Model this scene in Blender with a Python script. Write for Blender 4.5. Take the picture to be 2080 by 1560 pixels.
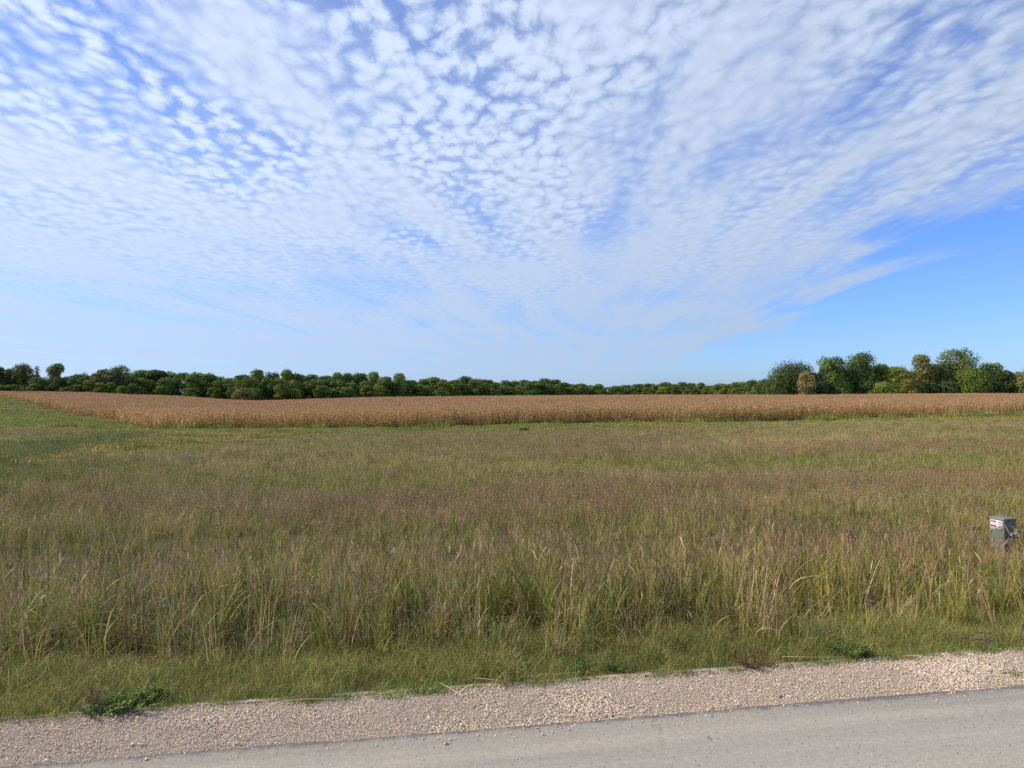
import bpy, math, random
import numpy as np

random.seed(7)
RNG = np.random.default_rng(11)
for o in list(bpy.data.objects):
    bpy.data.objects.remove(o, do_unlink=True)
scene = bpy.context.scene
COL = scene.collection
R = math.radians

# ------------------------------------------------------------------ camera
F = 1485.0                       # focal length in photo pixels (2080 wide)
PITCH = math.atan(20.0 / F)
EYE = 1.65
cam_d = bpy.data.cameras.new('camera')
cam_d.sensor_width = 36.0
cam_d.lens = 36.0 * F / 2080.0
cam_d.clip_start = 0.05
cam_d.clip_end = 9000.0
cam = bpy.data.objects.new('camera', cam_d)
cam.location = (0, 0, EYE)
cam.rotation_euler = (math.pi / 2 + PITCH, 0, 0)
COL.objects.link(cam)
scene.camera = cam

# ------------------------------------------------------------------ sun, exposure
SUN_EL = R(36)
SUN_AZ = R(176)                  # direction towards the sun, counter-clockwise from +X
sun_dir = (math.cos(SUN_EL) * math.cos(SUN_AZ), math.cos(SUN_EL) * math.sin(SUN_AZ), math.sin(SUN_EL))
sun_l = bpy.data.lights.new('sun', 'SUN')
sun_l.energy = 5.0
sun_l.angle = R(0.6)
sun_l.color = (1.0, 0.87, 0.67)
sun = bpy.data.objects.new('sun', sun_l)
from mathutils import Vector
sun.rotation_euler = Vector(sun_dir).to_track_quat('Z', 'Y').to_euler()
sun.location = (-40, 5, 60)
COL.objects.link(sun)
vs = scene.view_settings
scene.display_settings.display_device = 'sRGB'
vs.view_transform = 'Standard'
vs.look = 'None'
vs.gamma = 1.0
vs.use_curve_mapping = False
vs.exposure = 0.12
scene.render.engine = 'CYCLES'
cy = scene.cycles
cy.max_bounces = 4
cy.diffuse_bounces = 2
cy.glossy_bounces = 2
cy.transmission_bounces = 3
cy.transparent_max_bounces = 6
cy.use_denoising = False
cy.sample_clamp_indirect = 4.0
cy.use_adaptive_sampling = True
cy.adaptive_threshold = 0.03


# ------------------------------------------------------------------ node helpers
class NT:
    def __init__(self, tree):
        self.t = tree
        self.n = tree.nodes
        self.l = tree.links

    def new(self, typ, **kw):
        nd = self.n.new(typ)
        for k, v in kw.items():
            setattr(nd, k, v)
        return nd

    def put(self, sock, v):
        if isinstance(v, bpy.types.NodeSocket):
            self.l.new(v, sock)
        else:
            sock.default_value = v

    def math(self, op, a, b=0.0, c=0.0, clamp=False):
        nd = self.new('ShaderNodeMath', operation=op, use_clamp=clamp)
        self.put(nd.inputs[0], a)
        self.put(nd.inputs[1], b)
        self.put(nd.inputs[2], c)
        return nd.outputs[0]

    def vmath(self, op, a, b=(0, 0, 0), s=None):
        nd = self.new('ShaderNodeVectorMath', operation=op)
        self.put(nd.inputs[0], a)
        self.put(nd.inputs[1], b)
        if s is not None:
            self.put(nd.inputs['Scale'], s)
        return nd.outputs['Value'] if op in ('DOT_PRODUCT', 'LENGTH') else nd.outputs[0]

    def sep(self, v):
        nd = self.new('ShaderNodeSeparateXYZ')
        self.put(nd.inputs[0], v)
        return nd.outputs

    def comb(self, x, y, z=0.0):
        nd = self.new('ShaderNodeCombineXYZ')
        for i, q in enumerate((x, y, z)):
            self.put(nd.inputs[i], q)
        return nd.outputs[0]

    dims = '3D'

    def noise(self, vec, scale, detail=3.0, rough=0.5, dist=0.0, lac=2.0):
        nd = self.new('ShaderNodeTexNoise', noise_dimensions=self.dims)
        if vec is not None:
            self.put(nd.inputs['Vector'], vec)
        nd.inputs['Scale'].default_value = scale
        nd.inputs['Detail'].default_value = detail
        nd.inputs['Roughness'].default_value = rough
        nd.inputs['Lacunarity'].default_value = lac
        nd.inputs['Distortion'].default_value = dist
        return nd.outputs['Fac']

    def smooth(self, v, a, b, lo=0.0, hi=1.0):
        nd = self.new('ShaderNodeMapRange', interpolation_type='SMOOTHSTEP')
        self.put(nd.inputs['Value'], v)
        nd.inputs['From Min'].default_value = a
        nd.inputs['From Max'].default_value = b
        nd.inputs['To Min'].default_value = lo
        nd.inputs['To Max'].default_value = hi
        return nd.outputs['Result']

    def mix(self, f, a, b, mode='MIX'):
        nd = self.new('ShaderNodeMix', data_type='RGBA', blend_type=mode)
        self.put(nd.inputs[0], f)
        for s, v in ((nd.inputs[6], a), (nd.inputs[7], b)):
            if isinstance(v, tuple) and len(v) == 3:
                v = v + (1.0,)
            self.put(s, v)
        return nd.outputs[2]


# ------------------------------------------------------------------ world: Nishita sky with a sheet of small high clouds
world = bpy.data.worlds.new('World')
scene.world = world
world.use_nodes = True
w = NT(world.node_tree)
w.n.clear()
out = w.new('ShaderNodeOutputWorld')
bg = w.new('ShaderNodeBackground')
bg.inputs['Strength'].default_value = 0.1
w.l.new(bg.outputs[0], out.inputs['Surface'])
sky = w.new('ShaderNodeTexSky', sky_type='NISHITA')
sky.sun_disc = False
sky.sun_elevation = SUN_EL
sky.sun_rotation = math.pi / 2 - SUN_AZ
sky.altitude = 200
sky.air_density = 1.0
sky.dust_density = 0.6
sky.ozone_density = 2.5
w.dims = '2D'
world.cycles.sampling_method = 'NONE'
geo = w.new('ShaderNodeTexCoord')
dirv = w.vmath('NORMALIZE', geo.outputs['Generated'])
dx, dy, dz = w.sep(dirv)
zz = w.math('ADD', w.math('MAXIMUM', dz, 0.0), 0.022)
PX = w.math('DIVIDE', dx, zz)
PY = w.math('DIVIDE', dy, zz)
plane = w.comb(PX, PY, 0.0)
# sheet: the cloud layer ends along a line running away from the viewer on the right
wob2 = w.noise(w.comb(PX, w.math('MULTIPLY', PY, 0.25), 0.0), 1.6, 4.0, 0.6)
edge = w.math('SUBTRACT', PX, w.math('MULTIPLY_ADD', PY, 0.085, 2.25))
edge = w.math('ADD', edge, w.math('MULTIPLY_ADD', wob2, 3.0, -1.5))
sheet = w.smooth(edge, 0.25, -0.55)
# low-frequency thickness: broad banks, and streets running with the wind
low = w.noise(w.comb(w.math('MULTIPLY_ADD', PX, 0.9, 4.0), w.math('MULTIPLY', PY, 0.36), 0.0), 1.15, 2.0, 0.5, 0.4)
street = w.noise(w.comb(w.math('MULTIPLY_ADD', PY, -0.10, PX), w.math('MULTIPLY_ADD', PY, 0.16, 9.0), 0.0), 2.3, 3.0, 0.55, 0.5)
soft = w.noise(w.comb(w.math('ADD', PX, 21.0), w.math('MULTIPLY', PY, 0.6), 0.0), 1.5, 2.0, 0.5, 0.3)
# cells
warp = w.new('ShaderNodeTexNoise', noise_dimensions='2D')
w.put(warp.inputs['Vector'], plane)
warp.inputs['Scale'].default_value = 4.0
warp.inputs['Detail'].default_value = 3.0
wv = w.vmath('SCALE', w.vmath('SUBTRACT', warp.outputs['Color'], (0.5, 0.5, 0.5)), s=0.10)
cvx, cvy, cvz = w.sep(w.vmath('ADD', plane, wv))
pw = w.comb(w.math('MULTIPLY_ADD', cvy, 0.06, cvx), w.math('MULTIPLY', cvy, 0.56), 0.0)
cell = w.new('ShaderNodeTexVoronoi', voronoi_dimensions='2D', feature='F1')
w.put(cell.inputs['Vector'], pw)
cell.inputs['Scale'].default_value = 17.0
cell.inputs['Randomness'].default_value = 1.0
cellv = w.math('SUBTRACT', 0.60, cell.outputs['Distance'])
fine = w.noise(pw, 15.0, 6.0, 0.64, 0.1)
# the grain is crisp in some places, smooth in others, and blurs into haze towards the horizon
hf = w.smooth(dz, 0.06, 0.34, 0.10, 1.0)
hf = w.math('MULTIPLY', hf, w.smooth(soft, 0.34, 0.62, 0.40, 1.10))
hf = w.math('MULTIPLY', hf, w.smooth(PX, -0.1, 1.1, 1.0, 0.58))
tex = w.math('MULTIPLY_ADD', cellv, 0.62, w.math('MULTIPLY_ADD', fine, 1.15, -0.668))
sig = w.math('MULTIPLY_ADD', tex, hf, w.math('MULTIPLY_ADD', low, 0.75, w.math('MULTIPLY_ADD', street, 1.05, -0.38)))
dens = w.smooth(sig, -0.08, 0.66)
# a thin milky veil lies inside the same sheet, growing with the slant path
veil = w.smooth(low, 0.28, 0.60, 0.30, 0.75)
veil = w.math('ADD', veil, w.smooth(dz, 0.40, 0.10, 0.0, 0.45), clamp=True)
veil = w.math('MULTIPLY', veil, w.math('MULTIPLY_ADD', tex, w.math('MULTIPLY', hf, 0.6), 0.84))
veil = w.math('MULTIPLY', veil, w.smooth(street, 0.26, 0.44, 0.45, 1.0))
dens = w.math('MAXIMUM', dens, veil)
dens = w.math('MULTIPLY', w.math('MINIMUM', dens, 1.0), sheet)
dens = w.math('MULTIPLY', dens, 0.96)
# wisps in the clear part
wis = w.noise(w.comb(w.math('MULTIPLY', PX, 0.5), w.math('MULTIPLY', PY, 0.9), 0.0), 2.6, 3.0, 0.6, 0.6)
dens = w.math('MAXIMUM', dens, w.smooth(wis, 0.63, 0.82, 0.0, 0.45))
dens = w.math('MULTIPLY', dens, w.smooth(dz, 0.0, 0.06, 0.62, 1.0))
# cloud colour: brighter towards the sun, a little greyer where the sheet is smooth
sd = w.vmath('DOT_PRODUCT', dirv, tuple(sun_dir))
glow = w.smooth(sd, -0.5, 0.95, 0.90, 1.22)
shade = w.smooth(w.math('MULTIPLY', tex, hf), -0.25, 0.35, 0.88, 1.10)
glow = w.math('MULTIPLY', glow, w.smooth(dz, 0.02, 0.32, 0.95, 1.0))
ccol = w.vmath('SCALE', w.mix(w.smooth(dz, 0.05, 0.30), (4.75, 6.15, 8.45), (5.40, 6.40, 8.25)), s=w.math('MULTIPLY', glow, shade))
blue = w.mix(1.0, sky.outputs[0], (0.78, 1.08, 1.78), 'MULTIPLY')
w.l.new(w.mix(dens, blue, ccol), bg.inputs['Color'])


# ------------------------------------------------------------------ numpy noise
_P = np.random.default_rng(3).random((256, 256))


def vnoise(x, y):
    xi = np.floor(x).astype(int)
    yi = np.floor(y).astype(int)
    fx = x - xi
    fy = y - yi
    fx = fx * fx * (3 - 2 * fx)
    fy = fy * fy * (3 - 2 * fy)
    a = _P[xi & 255, yi & 255]
    b = _P[(xi + 1) & 255, yi & 255]
    c = _P[xi & 255, (yi + 1) & 255]
    d = _P[(xi + 1) & 255, (yi + 1) & 255]
    return (a * (1 - fx) + b * fx) * (1 - fy) + (c * (1 - fx) + d * fx) * fy


def fbm(x, y, s, o=4, seed=0):
    x = np.asarray(x, float) / s + seed * 17.3
    y = np.asarray(y, float) / s + seed * 31.7
    r = 0
    a = 1.0
    t = 0
    for i in range(o):
        r = r + a * vnoise(x, y)
        t += a
        a *= 0.5
        x = x * 2.03 + 5.1
        y = y * 2.03 + 9.7
    return r / t


def sstep(a, b, x):
    t = np.clip((np.asarray(x, float) - a) / (b - a), 0, 1)
    return t * t * (3 - 2 * t)


# ------------------------------------------------------------------ terrain
RA = R(9.9)                                       # the road runs at this angle to the picture plane
UX, UY = math.cos(RA), math.sin(RA)
ROAD_V, GRAVEL_V = 3.60, 4.12


def uv_of(x, y):
    return x * UX + y * UY, -x * UY + y * UX


def xy_of(u, v):
    return u * UX - v * UY, u * UY + v * UX


_cols = [
    (-1.30, [(20, -1.0), (55, -1.5), (95, -2.0), (165, -1.2), (240, 0.2), (330, 1.3), (450, 1.6)]),
    (-0.97, [(20, -1.0), (55, -1.6), (95, -2.3), (165, -1.7), (240, 0.0), (330, 1.1), (450, 1.4)]),
    (-0.70, [(20, -1.05), (30, -1.28), (55, -1.7), (90, -2.45), (150, -2.8), (220, -1.95), (320, 0.35), (450, 0.8)]),
    (-0.603, [(20, -1.05), (55, -1.8), (95, -2.7), (165, -3.05), (240, -1.7), (330, 0.05), (450, 0.4)]),
    (-0.498, [(20, -1.05), (55, -2.0), (95, -2.96), (165, -3.35), (240, -2.7), (330, -1.5), (450, -1.3)]),
    (-0.35, [(20, -1.05), (55, -2.05), (98, -3.05), (180, -3.6), (300, -3.95), (420, -4.7)]),
    (-0.175, [(20, -1.05), (60, -2.15), (101, -3.05), (180, -3.2), (300, -2.3), (420, -2.9)]),
    (0.0, [(20, -1.05), (60, -2.15), (104, -2.97), (180, -2.7), (300, -1.75), (420, -2.2)]),
    (0.175, [(20, -1.05), (60, -2.0), (108, -2.75), (180, -2.2), (300, -1.3), (420, -1.6)]),
    (0.35, [(20, -1.05), (60, -1.9), (112, -2.57), (180, -1.9), (300, -1.25), (420, -1.4)]),
    (0.51, [(20, -1.05), (60, -1.8), (115, -2.25), (180, -1.5), (280, -0.95), (420, -1.1)]),
    (0.70, [(20, -1.05), (60, -1.7), (119, -2.1), (180, -1.3), (280, -0.7), (420, -0.9)]),
    (1.30, [(20, -1.0), (60, -1.6), (119, -1.9), (180, -1.2), (280, -0.6), (420, -0.8)]),
]
_lg = np.linspace(math.log(14), math.log(5000), 160)
_ag = np.array([c[0] for c in _cols])
_zt = []
for _a, pts in _cols:
    d = np.log(np.array([p[0] for p in pts] + [900, 5000]))
    z = np.array([p[1] for p in pts] + [-2.0, -2.0])
    zi = np.interp(_lg, d, z)
    k = np.exp(-np.linspace(-2, 2, 11) ** 2)
    k /= k.sum()
    zp = np.pad(zi, 5, mode='edge')
    _zt.append(np.convolve(zp, k, 'valid'))
_zt = np.array(_zt)


def far_z(x, y):
    yy = np.maximum(np.asarray(y, float), 14.0)
    a = np.clip(np.asarray(x, float) / yy, _ag[0], _ag[-1])
    li = (np.log(yy) - _lg[0]) / (_lg[1] - _lg[0])
    i0 = np.clip(np.floor(li).astype(int), 0, len(_lg) - 2)
    ft = np.clip(li - i0, 0, 1)
    j = np.clip(np.searchsorted(_ag, a) - 1, 0, len(_ag) - 2)
    fa = (a - _ag[j]) / (_ag[j + 1] - _ag[j])
    fa = fa * fa * (3 - 2 * fa) * 0.6 + fa * 0.4
    z0 = _zt[j, i0] * (1 - ft) + _zt[j, i0 + 1] * ft
    z1 = _zt[j + 1, i0] * (1 - ft) + _zt[j + 1, i0 + 1] * ft
    return z0 * (1 - fa) + z1 * fa


_nv = np.array([-60, -12, -6, -3.2, -2.5, ROAD_V, GRAVEL_V, 4.6, 6, 9, 10.5, 14, 20, 60])
_nz = np.array([-1.2, -0.9, -0.35, -0.04, 0, 0, -0.035, -0.09, -0.26, -0.60, -0.70, -0.88, -1.05, -2.1])


def ground_z(x, y):
    x = np.asarray(x, float)
    y = np.asarray(y, float)
    u, v = uv_of(x, y)
    zn = np.interp(v, _nv, _nz)
    zf = far_z(x, y)
    k = sstep(11, 24, v) * sstep(5, 20, y)
    bump = (fbm(x, y, 2.6, 3, 2) - 0.5) * 0.12 * sstep(4.2, 6, v) + (fbm(x, y, 30, 3, 5) - 0.5) * 0.5 * sstep(20, 60, v)
    return zn * (1 - k) + zf * k + bump


def ray(px, py):
    x = (px - 1040.0) / F
    y = (780.0 - py) / F
    return np.array([x, math.cos(PITCH) - y * math.sin(PITCH), math.sin(PITCH) + y * math.cos(PITCH)])


def at(px, py, h=0.0):
    """where the sight line of a photo pixel meets the ground (raised by h)"""
    d = ray(px, py)
    t = np.geomspace(2.5, 900, 6000)
    z = EYE + d[2] * t - ground_z(d[0] * t, d[1] * t) - h
    i = np.argmax(z < 0) if (z < 0).any() else len(t) - 1
    return Vector((d[0] * t[i], d[1] * t[i], float(ground_z(d[0] * t[i], d[1] * t[i]))))


def project(x, y, z):
    dz_ = z - EYE
    c, s = math.cos(PITCH), math.sin(PITCH)
    dep = y * c + dz_ * s
    up = -y * s + dz_ * c
    return 1040 + F * x / dep, 780 - F * up / dep


# ------------------------------------------------------------------ mesh helpers
def mesh_np(name, verts, faces, cols=None, mat=None, smooth=False):
    """verts Nx3; faces list of arrays (each MxK) of one size"""
    me = bpy.data.meshes.new(name)
    verts = np.asarray(verts, np.float32)
    if not isinstance(faces, list):
        faces = [faces]
    faces = [np.asarray(f, np.int32) for f in faces if len(f)]
    me.vertices.add(len(verts))
    me.vertices.foreach_set('co', verts.ravel())
    nl = sum(f.size for f in faces)
    npoly = sum(len(f) for f in faces)
    me.loops.add(nl)
    me.polygons.add(npoly)
    me.loops.foreach_set('vertex_index', np.concatenate([f.ravel() for f in faces]))
    st = []
    o = 0
    for f in faces:
        st.append(o + np.arange(len(f)) * f.shape[1])
        o += f.size
    me.polygons.foreach_set('loop_start', np.concatenate(st).astype(np.int32))
    if cols is not None:
        at_ = me.attributes.new('col', 'FLOAT_COLOR', 'POINT')
        c = np.ones((len(verts), 4), np.float32)
        c[:, :3] = cols
        at_.data.foreach_set('color', c.ravel())
    me.update(calc_edges=True)
    me.validate()
    if smooth:
        me.polygons.foreach_set('use_smooth', np.ones(npoly, bool))
    if mat:
        me.materials.append(mat)
    return me


class MB:
    """collects quads / tris with a colour for each vertex"""

    def __init__(self):
        self.v, self.c, self.q, self.t, self.n = [], [], [], [], 0

    def add(self, v, q=None, t=None, c=None):
        v = np.asarray(v, float).reshape(-1, 3)
        c = np.broadcast_to(np.asarray(c if c is not None else (1, 1, 1), float), v.shape)
        self.v.append(v)
        self.c.append(c)
        if q is not None and len(q):
            self.q.append(np.asarray(q) + self.n)
        if t is not None and len(t):
            self.t.append(np.asarray(t) + self.n)
        self.n += len(v)

    def mesh(self, name, mat=None, smooth=False):
        f = []
        if self.q:
            f.append(np.concatenate(self.q))
        if self.t:
            f.append(np.concatenate(self.t))
        return mesh_np(name, np.concatenate(self.v), f, np.concatenate(self.c), mat, smooth)

    def box(self, lo, hi, c=(1, 1, 1), taper=0.0):
        (x0, y0, z0), (x1, y1, z1) = lo, hi
        t = taper
        v = [(x0, y0, z0), (x1, y0, z0), (x1, y1, z0), (x0, y1, z0),
             (x0 + t, y0 + t, z1), (x1 - t, y0 + t, z1), (x1 - t, y1 - t, z1), (x0 + t, y1 - t, z1)]
        self.add(v, q=[(0, 3, 2, 1), (4, 5, 6, 7), (0, 1, 5, 4), (1, 2, 6, 5), (2, 3, 7, 6), (3, 0, 4, 7)], c=c)

    def tube(self, pts, rad, c=(1, 1, 1), n=6, cap=True):
        pts = np.asarray(pts, float)
        rad = np.broadcast_to(np.asarray(rad, float), (len(pts),))
        tg = np.gradient(pts, axis=0)
        tg /= np.linalg.norm(tg, axis=1)[:, None] + 1e-9
        ref = np.where(np.abs(tg[:, 2:3]) > 0.9, np.array([[1.0, 0, 0]]), np.array([[0, 0, 1.0]]))
        a = np.cross(tg, ref)
        a /= np.linalg.norm(a, axis=1)[:, None] + 1e-9
        b = np.cross(tg, a)
        an = np.arange(n) / n * 2 * math.pi
        V = pts[:, None] + rad[:, None, None] * (a[:, None] * np.cos(an)[None, :, None] + b[:, None] * np.sin(an)[None, :, None])
        q = []
        for i in range(len(pts) - 1):
            for j in range(n):
                k = (j + 1) % n
                q.append((i * n + j, i * n + k, (i + 1) * n + k, (i + 1) * n + j))
        self.add(V.reshape(-1, 3), q=q, c=c)

    def ribbon(self, P, wd, c0, c1, side=None):
        """P: n x S x 3 spines, wd: n x S half widths, colours root/tip n x 3"""
        P = np.asarray(P, float)
        n, S, _ = P.shape
        if side is None:
            an = RNG.uniform(0, math.pi, n)
            side = np.stack([np.cos(an), np.sin(an), np.zeros(n)], 1)
        L = P - side[:, None] * wd[..., None]
        Rr = P + side[:, None] * wd[..., None]
        V = np.stack([L, Rr], 2).reshape(-1, 3)
        t = np.linspace(0, 1, S)[None, :, None]
        C = c0[:, None] * (1 - t) + c1[:, None] * t
        C = np.repeat(C[:, :, None], 2, 2).reshape(-1, 3)
        b = (np.arange(n)[:, None] * S + np.arange(S - 1)[None]) * 2
        b = b.ravel()
        self.add(V, q=np.stack([b, b + 1, b + 3, b + 2], 1), c=C)


def pick(cols, n, jit=0.18):
    cols = np.asarray(cols, float)
    c = cols[RNG.integers(0, len(cols), n)]
    return np.clip(c * (1 + RNG.normal(0, jit, (n, 1))) * (1 + RNG.normal(0, 0.06, (n, 3))), 0.004, 0.9)


def blades(mb, n, r, h, wid, bend, roots, tips, segs=4, droop=0.5, base=None, straight=0.0):
    """n grass blades inside radius r"""
    a = RNG.uniform(0, 2 * math.pi, n)
    rr = r * np.sqrt(RNG.random(n))
    bx = np.stack([rr * np.cos(a), rr * np.sin(a)], 1) if base is None else base
    hh = RNG.uniform(h[0], h[1], n)
    be = RNG.uniform(bend[0], bend[1], n)
    la = RNG.uniform(0, 2 * math.pi, n)
    ld = np.stack([np.cos(la), np.sin(la)], 1)
    t = np.linspace(0, 1, segs + 1)[None]
    hor = be[:, None] * (straight * t + (1 - straight) * t ** 2.2)
    ver = t - droop * be[:, None] * t ** 3
    P = np.zeros((n, segs + 1, 3))
    P[..., :2] = bx[:, None] + ld[:, None] * (hor * hh[:, None])[..., None]
    P[..., 2] = ver * hh[:, None]
    ww = RNG.uniform(wid[0], wid[1], n)[:, None] * 0.5 * (1 - 0.92 * t ** 1.7)
    mb.ribbon(P, ww, pick(roots, n), pick(tips, n))
    return P[:, -1]


def seeds(mb, centers, n, spread, size, cols, elong=2.0):
    """small seed flecks scattered round points"""
    m = len(centers) * n
    c = np.repeat(centers, n, 0) + RNG.normal(0, 1, (m, 3)) * np.asarray(spread)
    d = RNG.normal(0, 1, (m, 3))
    d[:, 2] = np.abs(d[:, 2]) + 0.4
    d /= np.linalg.norm(d, axis=1)[:, None]
    s = np.cross(d, RNG.normal(0, 1, (m, 3)))
    s /= np.linalg.norm(s, axis=1)[:, None] + 1e-9
    sz = RNG.uniform(size[0], size[1], m)[:, None]
    v = np.stack([c - d * sz * elong, c + s * sz * 0.55, c + d * sz * elong, c - s * sz * 0.55], 1).reshape(-1, 3)
    b = np.arange(m) * 4
    mb.add(v, q=np.stack([b, b + 1, b + 2, b + 3], 1), c=np.repeat(pick(cols, m), 4, 0))


# ------------------------------------------------------------------ materials
def mat_new(name):
    m = bpy.data.materials.new(name)
    m.use_nodes = True
    t = NT(m.node_tree)
    t.n.clear()
    o = t.new('ShaderNodeOutputMaterial')
    return m, t, o


def foliage_mat(name, trans=0.3, rough=0.55, spec=0.25, tint_src='INSTANCER', gain=1.0):
    m, t, o = mat_new(name)
    a = t.new('ShaderNodeAttribute', attribute_name='col')
    c = a.outputs['Color']
    if tint_src == 'INSTANCER':
        b = t.new('ShaderNodeAttribute', attribute_name='tint', attribute_type='INSTANCER')
        c = t.mix(1.0, c, b.outputs['Color'], 'MULTIPLY')
    elif tint_src == 'OBJECT':
        b = t.new('ShaderNodeObjectInfo')
        c = t.mix(1.0, c, b.outputs['Color'], 'MULTIPLY')
    if gain != 1.0:
        c = t.vmath('SCALE', c, s=gain)
    p = t.new('ShaderNodeBsdfPrincipled')
    t.put(p.inputs['Base Color'], c)
    p.inputs['Roughness'].default_value = rough
    p.inputs['Specular IOR Level'].default_value = spec
    if trans > 0:
        tr = t.new('ShaderNodeBsdfTranslucent')
        t.put(tr.inputs['Color'], c)
        mx = t.new('ShaderNodeMixShader')
        mx.inputs[0].default_value = trans
        t.l.new(p.outputs[0], mx.inputs[1])
        t.l.new(tr.outputs[0], mx.inputs[2])
        t.l.new(mx.outputs[0], o.inputs['Surface'])
    else:
        t.l.new(p.outputs[0], o.inputs['Surface'])
    return m


M_GRASS = foliage_mat('grass_blades', 0.20, 0.55, 0.3)
M_CORN = foliage_mat('dry_corn_leaves', 0.22, 0.6, 0.25)
M_LEAF = foliage_mat('tree_leaves', 0.18, 0.6, 0.2, 'OBJECT')
M_PLANT = foliage_mat('weed_leaves', 0.25, 0.5, 0.3, None)
M_STONE = foliage_mat('gravel_stones', 0.0, 0.8, 0.25, 'INSTANCER')
M_SOLID = foliage_mat('plain_colour', 0.0, 0.8, 0.2, None)


def bark_mat():
    m, t, o = mat_new('bark')
    g = t.new('ShaderNodeTexCoord')
    n = t.noise(g.outputs['Object'], 3.0, 5.0, 0.65)
    info = t.new('ShaderNodeObjectInfo')
    c = t.mix(n, (0.05, 0.038, 0.028), (0.17, 0.14, 0.11))
    c = t.mix(1.0, c, info.outputs['Color'], 'MULTIPLY')
    p = t.new('ShaderNodeBsdfPrincipled')
    t.put(p.inputs['Base Color'], c)
    p.inputs['Roughness'].default_value = 0.9
    t.l.new(p.outputs[0], o.inputs['Surface'])
    return m


M_BARK = bark_mat()


def ground_mat():
    m, t, o = mat_new('meadow_soil')
    g = t.new('ShaderNodeNewGeometry')
    pos = g.outputs['Position']
    n1 = t.noise(pos, 0.05, 4.0, 0.6)
    n2 = t.noise(pos, 0.6, 5.0, 0.65)
    n3 = t.noise(pos, 9.0, 4.0, 0.7)
    c = t.mix(t.smooth(n1, 0.40, 0.60), (0.060, 0.058, 0.022), (0.085, 0.066, 0.034))
    c = t.mix(t.smooth(n2, 0.35, 0.70), c, (0.070, 0.064, 0.028))
    c = t.mix(t.smooth(n3, 0.45, 0.72, 0.0, 0.6), c, (0.035, 0.030, 0.018))
    p = t.new('ShaderNodeBsdfPrincipled')
    t.put(p.inputs['Base Color'], c)
    p.inputs['Roughness'].default_value = 0.95
    p.inputs['Specular IOR Level'].default_value = 0.1
    b = t.new('ShaderNodeBump')
    b.inputs['Strength'].default_value = 0.6
    b.inputs['Distance'].default_value = 0.05
    t.put(b.inputs['Height'], n3)
    t.l.new(b.outputs[0], p.inputs['Normal'])
    t.l.new(p.outputs[0], o.inputs['Surface'])
    return m


def road_mat():
    m, t, o = mat_new('worn_asphalt')
    g = t.new('ShaderNodeTexCoord')
    ob = g.outputs['Object']
    x, y, z = t.sep(ob)
    long_ = t.comb(t.math('MULTIPLY', x, 0.10), t.math('MULTIPLY', y, 3.2), 0.0)
    streak = t.noise(long_, 1.0, 5.0, 0.6)
    big = t.noise(ob, 0.9, 4.0, 0.6)
    agg = t.noise(ob, 150.0, 3.0, 0.7)
    vor = t.new('ShaderNodeTexVoronoi')
    t.put(vor.inputs['Vector'], t.comb(t.math('MULTIPLY', x, 60.0), t.math('MULTIPLY', y, 75.0), 0.0))
    vor.inputs['Scale'].default_value = 1.0
    pit_r = t.sep(vor.outputs['Color'])[0]
    pit = t.math('MULTIPLY', t.smooth(vor.outputs['Distance'], 0.34, 0.12), t.smooth(pit_r, 0.90, 0.93))
    fl = t.math('MULTIPLY', t.smooth(vor.outputs['Distance'], 0.30, 0.12), t.smooth(pit_r, 0.045, 0.03))
    c = t.mix(t.smooth(streak, 0.38, 0.62), (0.290, 0.262, 0.228), (0.405, 0.365, 0.305))
    c = t.mix(t.smooth(big, 0.35, 0.7, 0.0, 0.55), c, (0.362, 0.328, 0.284))
    med = t.noise(ob, 34.0, 4.0, 0.7)
    c = t.mix(t.smooth(med, 0.40, 0.62, 0.28, 0.0), c, (0.17, 0.155, 0.145))
    # a few hairline cracks
    ck = t.new('ShaderNodeTexVoronoi', feature='DISTANCE_TO_EDGE')
    t.put(ck.inputs['Vector'], t.vmath('ADD', ob, t.vmath('SCALE', t.comb(med, big, 0.0), s=0.25)))
    ck.inputs['Scale'].default_value = 0.55
    ckf = t.math('MULTIPLY', t.smooth(ck.outputs['Distance'], 0.0035, 0.0005), t.smooth(big, 0.50, 0.62))
    c = t.mix(t.math('MULTIPLY', ckf, 0.8), c, (0.06, 0.055, 0.05))
    c = t.mix(t.smooth(agg, 0.36, 0.64, 0.34, 0.0), c, (0.13, 0.12, 0.115))
    c = t.mix(t.smooth(agg, 0.58, 0.72, 0.0, 0.35), c, (0.47, 0.43, 0.40))
    # the asphalt colour darkens in a narrow ragged band along its outer edge
    ed = t.math('ADD', t.math('SUBTRACT', ROAD_V, y), t.math('MULTIPLY_ADD', t.noise(ob, 9.0, 4.0, 0.65), 0.16, -0.08))
    c = t.mix(t.smooth(ed, 0.06, 0.005, 0.0, 0.72), c, (0.085, 0.083, 0.083))
    c = t.mix(t.math('MULTIPLY', pit, 0.85), c, (0.05, 0.047, 0.045))
    c = t.mix(t.math('MULTIPLY', fl, 0.8), c, (0.62, 0.58, 0.54))
    p = t.new('ShaderNodeBsdfPrincipled')
    t.put(p.inputs['Base Color'], c)
    p.inputs['Roughness'].default_value = 0.85
    p.inputs['Specular IOR Level'].default_value = 0.25
    b = t.new('ShaderNodeBump')
    b.inputs['Strength'].default_value = 0.55
    b.inputs['Distance'].default_value = 0.004
    t.put(b.inputs['Height'], t.math('SUBTRACT', agg, t.math('MULTIPLY', pit, 1.5)))
    t.l.new(b.outputs[0], p.inputs['Normal'])
    t.l.new(p.outputs[0], o.inputs['Surface'])
    return m


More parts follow.
